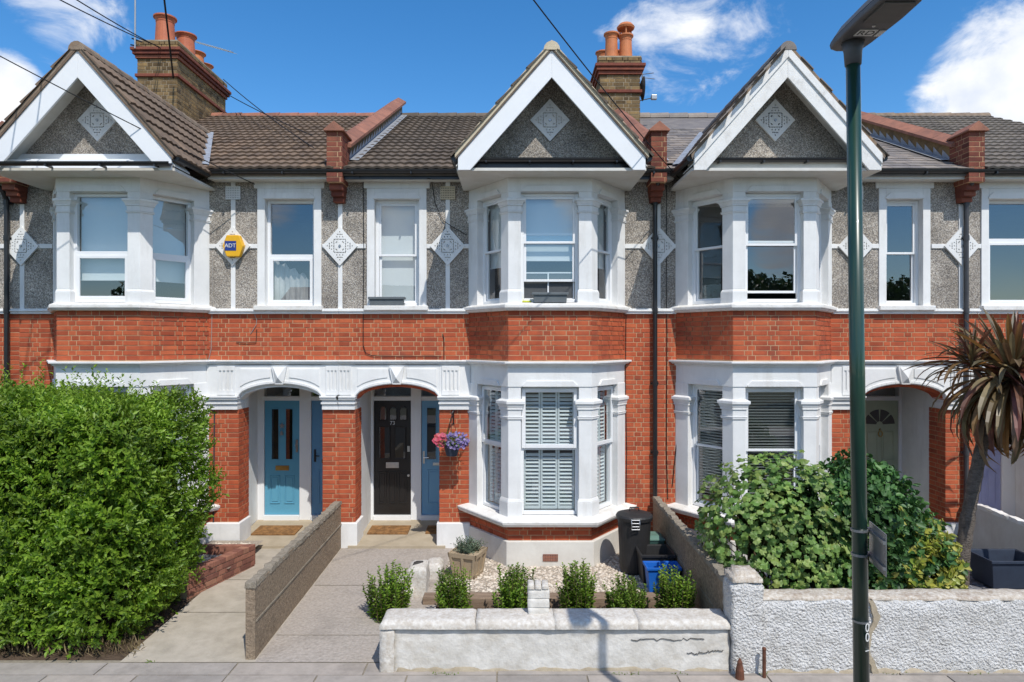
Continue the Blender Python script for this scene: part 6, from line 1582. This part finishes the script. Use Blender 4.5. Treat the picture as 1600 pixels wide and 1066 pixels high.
# strapped plate (seen from behind) and its bands, painted figures, wire tie
zA, zB = wz(828, LY), wz(866, LY)
for z in (zA, zB): MB().tube([lp(z - .007), lp(z + .007)], .0495, 20).box(lp(z).x + .03, lp(z).x + .085, LY + .005, LY + .03, z - .009, z + .009).build('band', 'steel', lamp)
dirp = Vector((-.20, -.97, 0)).normalized(); pn = Vector((-dirp.y, dirp.x, 0)); fp = frame(lp((zA + zB) / 2) + Vector((.070, .02, 0)), dirp, pn)
fp = frame(Vector((fp.o.x, fp.o.y, 0)), dirp, pn)
MB().lbox(fp, 0, .30, 0, .004, zB - .045, zA + .05).lbox(fp, 0, .3, -.014, 0, zA - .01, zA + .01).lbox(fp, 0, .3, -.014, 0, zB - .01, zB + .01).build('plate', 'steel', lamp)
MB().tube([lp(wz(968, LY)), lp(wz(971, LY))], .0475, 16).build('wire_tie', 'steel', lamp)
for py, s_ in ((977, '0'), (992, '0'), (1012, 'I')):
    z = wz(py, LY); c = lp(z); th = R(24); nr = Vector((math.sin(th), -math.cos(th), 0)); uu = Vector((math.cos(th), math.sin(th), 0))
    text_part('painted_figure', s_, .075 if s_ == '0' else .05, frame(c + nr * .0462, uu, nr), 'paint_white', lamp, .0012, R(90) if s_ == 'I' else 0)

# ------------------------------------------------------------------ overhead wires and aerials
def wire(pts, label, r_=.011, sag=.15, group='overhead cables'):
    a, b = Vector(pts[0]), Vector(pts[1]); P = []
    for k in range(17): t = k / 16; p = a.lerp(b, t); p.z -= sag * 4 * t * (1 - t); P.append(p)
    tag(MB().tube(P, r_, 5).build('overhead_cable', 'cable'), label, 'cable', group)
def PX(px, py, y): return (wx(px, y), y, wz(py, y))
wire([PX(-250, -190, 6.0), PX(250, 74, 14.06)], 'upper of two thin black cables meeting at the tall left chimney', .010, .08)
wire([PX(-180, -200, 6.0), PX(252, 76, 14.06)], 'lower of two thin black cables meeting at the tall left chimney', .010, .08)
wire([PX(-300, -75, 7.0), PX(398, 288, 10.45)], 'thin black cable crossing the left gable down to the eaves', .0075, .06)
wire([PX(228, -250, 10.0), PX(271, 122, 14.0)], 'thick black cable dropping onto the face of the left chimney', .019, .0)
wire([PX(349, 124, 16.3), PX(562, 276, 10.3)], 'thin black cable from the left chimney to the parapet eaves', .010, .10)
wire([PX(349, 144, 16.3), PX(672, 280, 10.3)], 'thin black cable from the left chimney to the eaves over the air brick', .010, .12)
wire([PX(640, -260, 5.0), PX(1066, 284, 10.45)], 'thin black cable passing over the middle gable and in front of the right chimney', .0075, .10)
ta = thing('tv_aerial', (-7.45, 16.0, 9.7), 'silver television aerial pointing sideways from the left chimney', 'aerial')
a0, a1 = Vector(PX(300, 64, 16.0)), Vector(PX(364, 82, 15.0))
MB().tube([a0 + Vector((0, 0, -.45)), a0 + Vector((0, 0, .06))], .016, 6).build('mast', 'steel', ta)
m = MB().tube([a0, a1], .012, 6); dv = (a1 - a0).normalized(); pv = dv.cross(UP).normalized()
for k in range(16): p = a0.lerp(a1, (k + .7) / 16.6); m.tube([p - pv * .16 + UP * .0, p + pv * .16], .005, 4); m.tube([p - UP * .03, p + UP * .03], .006, 4)
m.build('boom', 'chrome', ta)
tm = thing('aerial_mast', (-7.98, 14.0, 9.2), 'slim upright metal aerial mast strapped to the left chimney', 'mast')
MB().tube([PX(211, 76, 14.0), PX(212, -160, 14.0)], .019, 8).build('pole', 'steel', tm); MB().tube([PX(206, 60, 14.0), PX(222, 66, 14.02)], .015, 6).tube([PX(204, 70, 14.0), PX(222, 74, 14.02)], .015, 6).build('clamp', 'gutter_black', tm)
da = thing('tv_aerial', (2.75, 14.6, 8.5), 'small aerial and dark dish on the side of the right chimney', 'aerial')
p0 = Vector(PX(1000, 150, 14.5)); MB().tube([p0 + Vector((-.1, 0, -.1)), p0 + Vector((.05, 0, .35)), p0 + Vector((.05, 0, .5))], .014, 6).tube([p0 + Vector((.05, 0, .40)), p0 + Vector((.30, -.1, .33))], .009, 5).tube([p0 + Vector((.05, 0, .47)), p0 + Vector((.28, -.1, .46))], .009, 5).tube([p0 + Vector((-.08, 0, -.12)), p0 + Vector((.22, -.2, -.12))], .012, 5).build('bracket', 'steel', da)
dm = MB(); 
for j in range(6):
    for i in range(18):
        r_ = .24 * j / 5; a = 2 * math.pi * i / 18; dm.v.append((p0.x + .02 + .35 * r_ * r_ * 4 - .05, p0.y - .1 + r_ * math.cos(a), p0.z + .12 + r_ * math.sin(a) * 1.1))
for j in range(5):
    for i in range(18): dm.f.append((j*18+i, j*18+(i+1) % 18, (j+1)*18+(i+1) % 18, (j+1)*18+i))
dm.build('dish', 'lamp_grey', da, smooth=True); MB().box(p0.x + .20, p0.x + .32, p0.y - .25, p0.y - .17, p0.z - .16, p0.z - .06).build('receiver', 'steel', da, bevel=.01)

# ------------------------------------------------------------------ across the road, seen only as reflections in the windows
def tree(x, y, h, r_, seed, label):
    t = thing('street_tree', (x, y, -.3), label, 'tree', 'trees across the road'); q = np.random.default_rng(seed)
    MB().tube([(x, y, -.3), (x + .1, y, h * .3), (x - .1, y, h * .62)], [.22, .17, .08], 8).tube([(x, y, h * .3), (x + r_ * .5, y, h * .6)], [.11, .04], 6).build('trunk', 'bark', t)
    n = 1500; s = q.normal(0, 1, (n, 3)); s /= np.linalg.norm(s, axis=1, keepdims=True); p = np.array((x, y, h * .64)) + s * np.array((r_, r_, h * .36)) * (q.uniform(.25, 1, (n, 1)) ** .5)
    P, Dv, Nv, S = sprigs(p, s, 3, q.uniform(.2, .5, n), .34, .2); leaves('crown', 'leaf_tree', P, Dv, Nv, S, S * .7, t)
for i, (x, y, h, r_) in enumerate(((12, -15, 6.6, 3.0), (18, -18, 7.5, 3.4), (24, -20, 7.0, 3.2), (5, -19, 5.6, 2.6), (-22, -22, 7.2, 3.0))): tree(x, y, h, r_, 70 + i, 'leafy tree beyond the opposite pavement')
oh = thing('opposite_house', (-8, -16, -.3), 'plain rendered house standing across the road', 'house')
MB().box(-13, -3, -22, -15, -.3, 4.6).build('wall', 'pebbledash', oh)
k = MB(); k.v = [(-13.3, -22.3, 4.55), (-2.7, -22.3, 4.55), (-2.7, -14.7, 4.55), (-13.3, -14.7, 4.55), (-13.3, -18.5, 6.6), (-2.7, -18.5, 6.6)]; k.f = [(3, 2, 5, 4), (1, 0, 4, 5), (0, 3, 4), (2, 1, 5), (0, 1, 2, 3)]; k.build('roof', 'tile_dark', oh)
for i in range(3):
    for z in (.9, 3.0): MB().box(-12 + i * 3.2, -10.6 + i * 3.2, -15, -14.95, z, z + 1.3).build('window', 'upvc', oh)
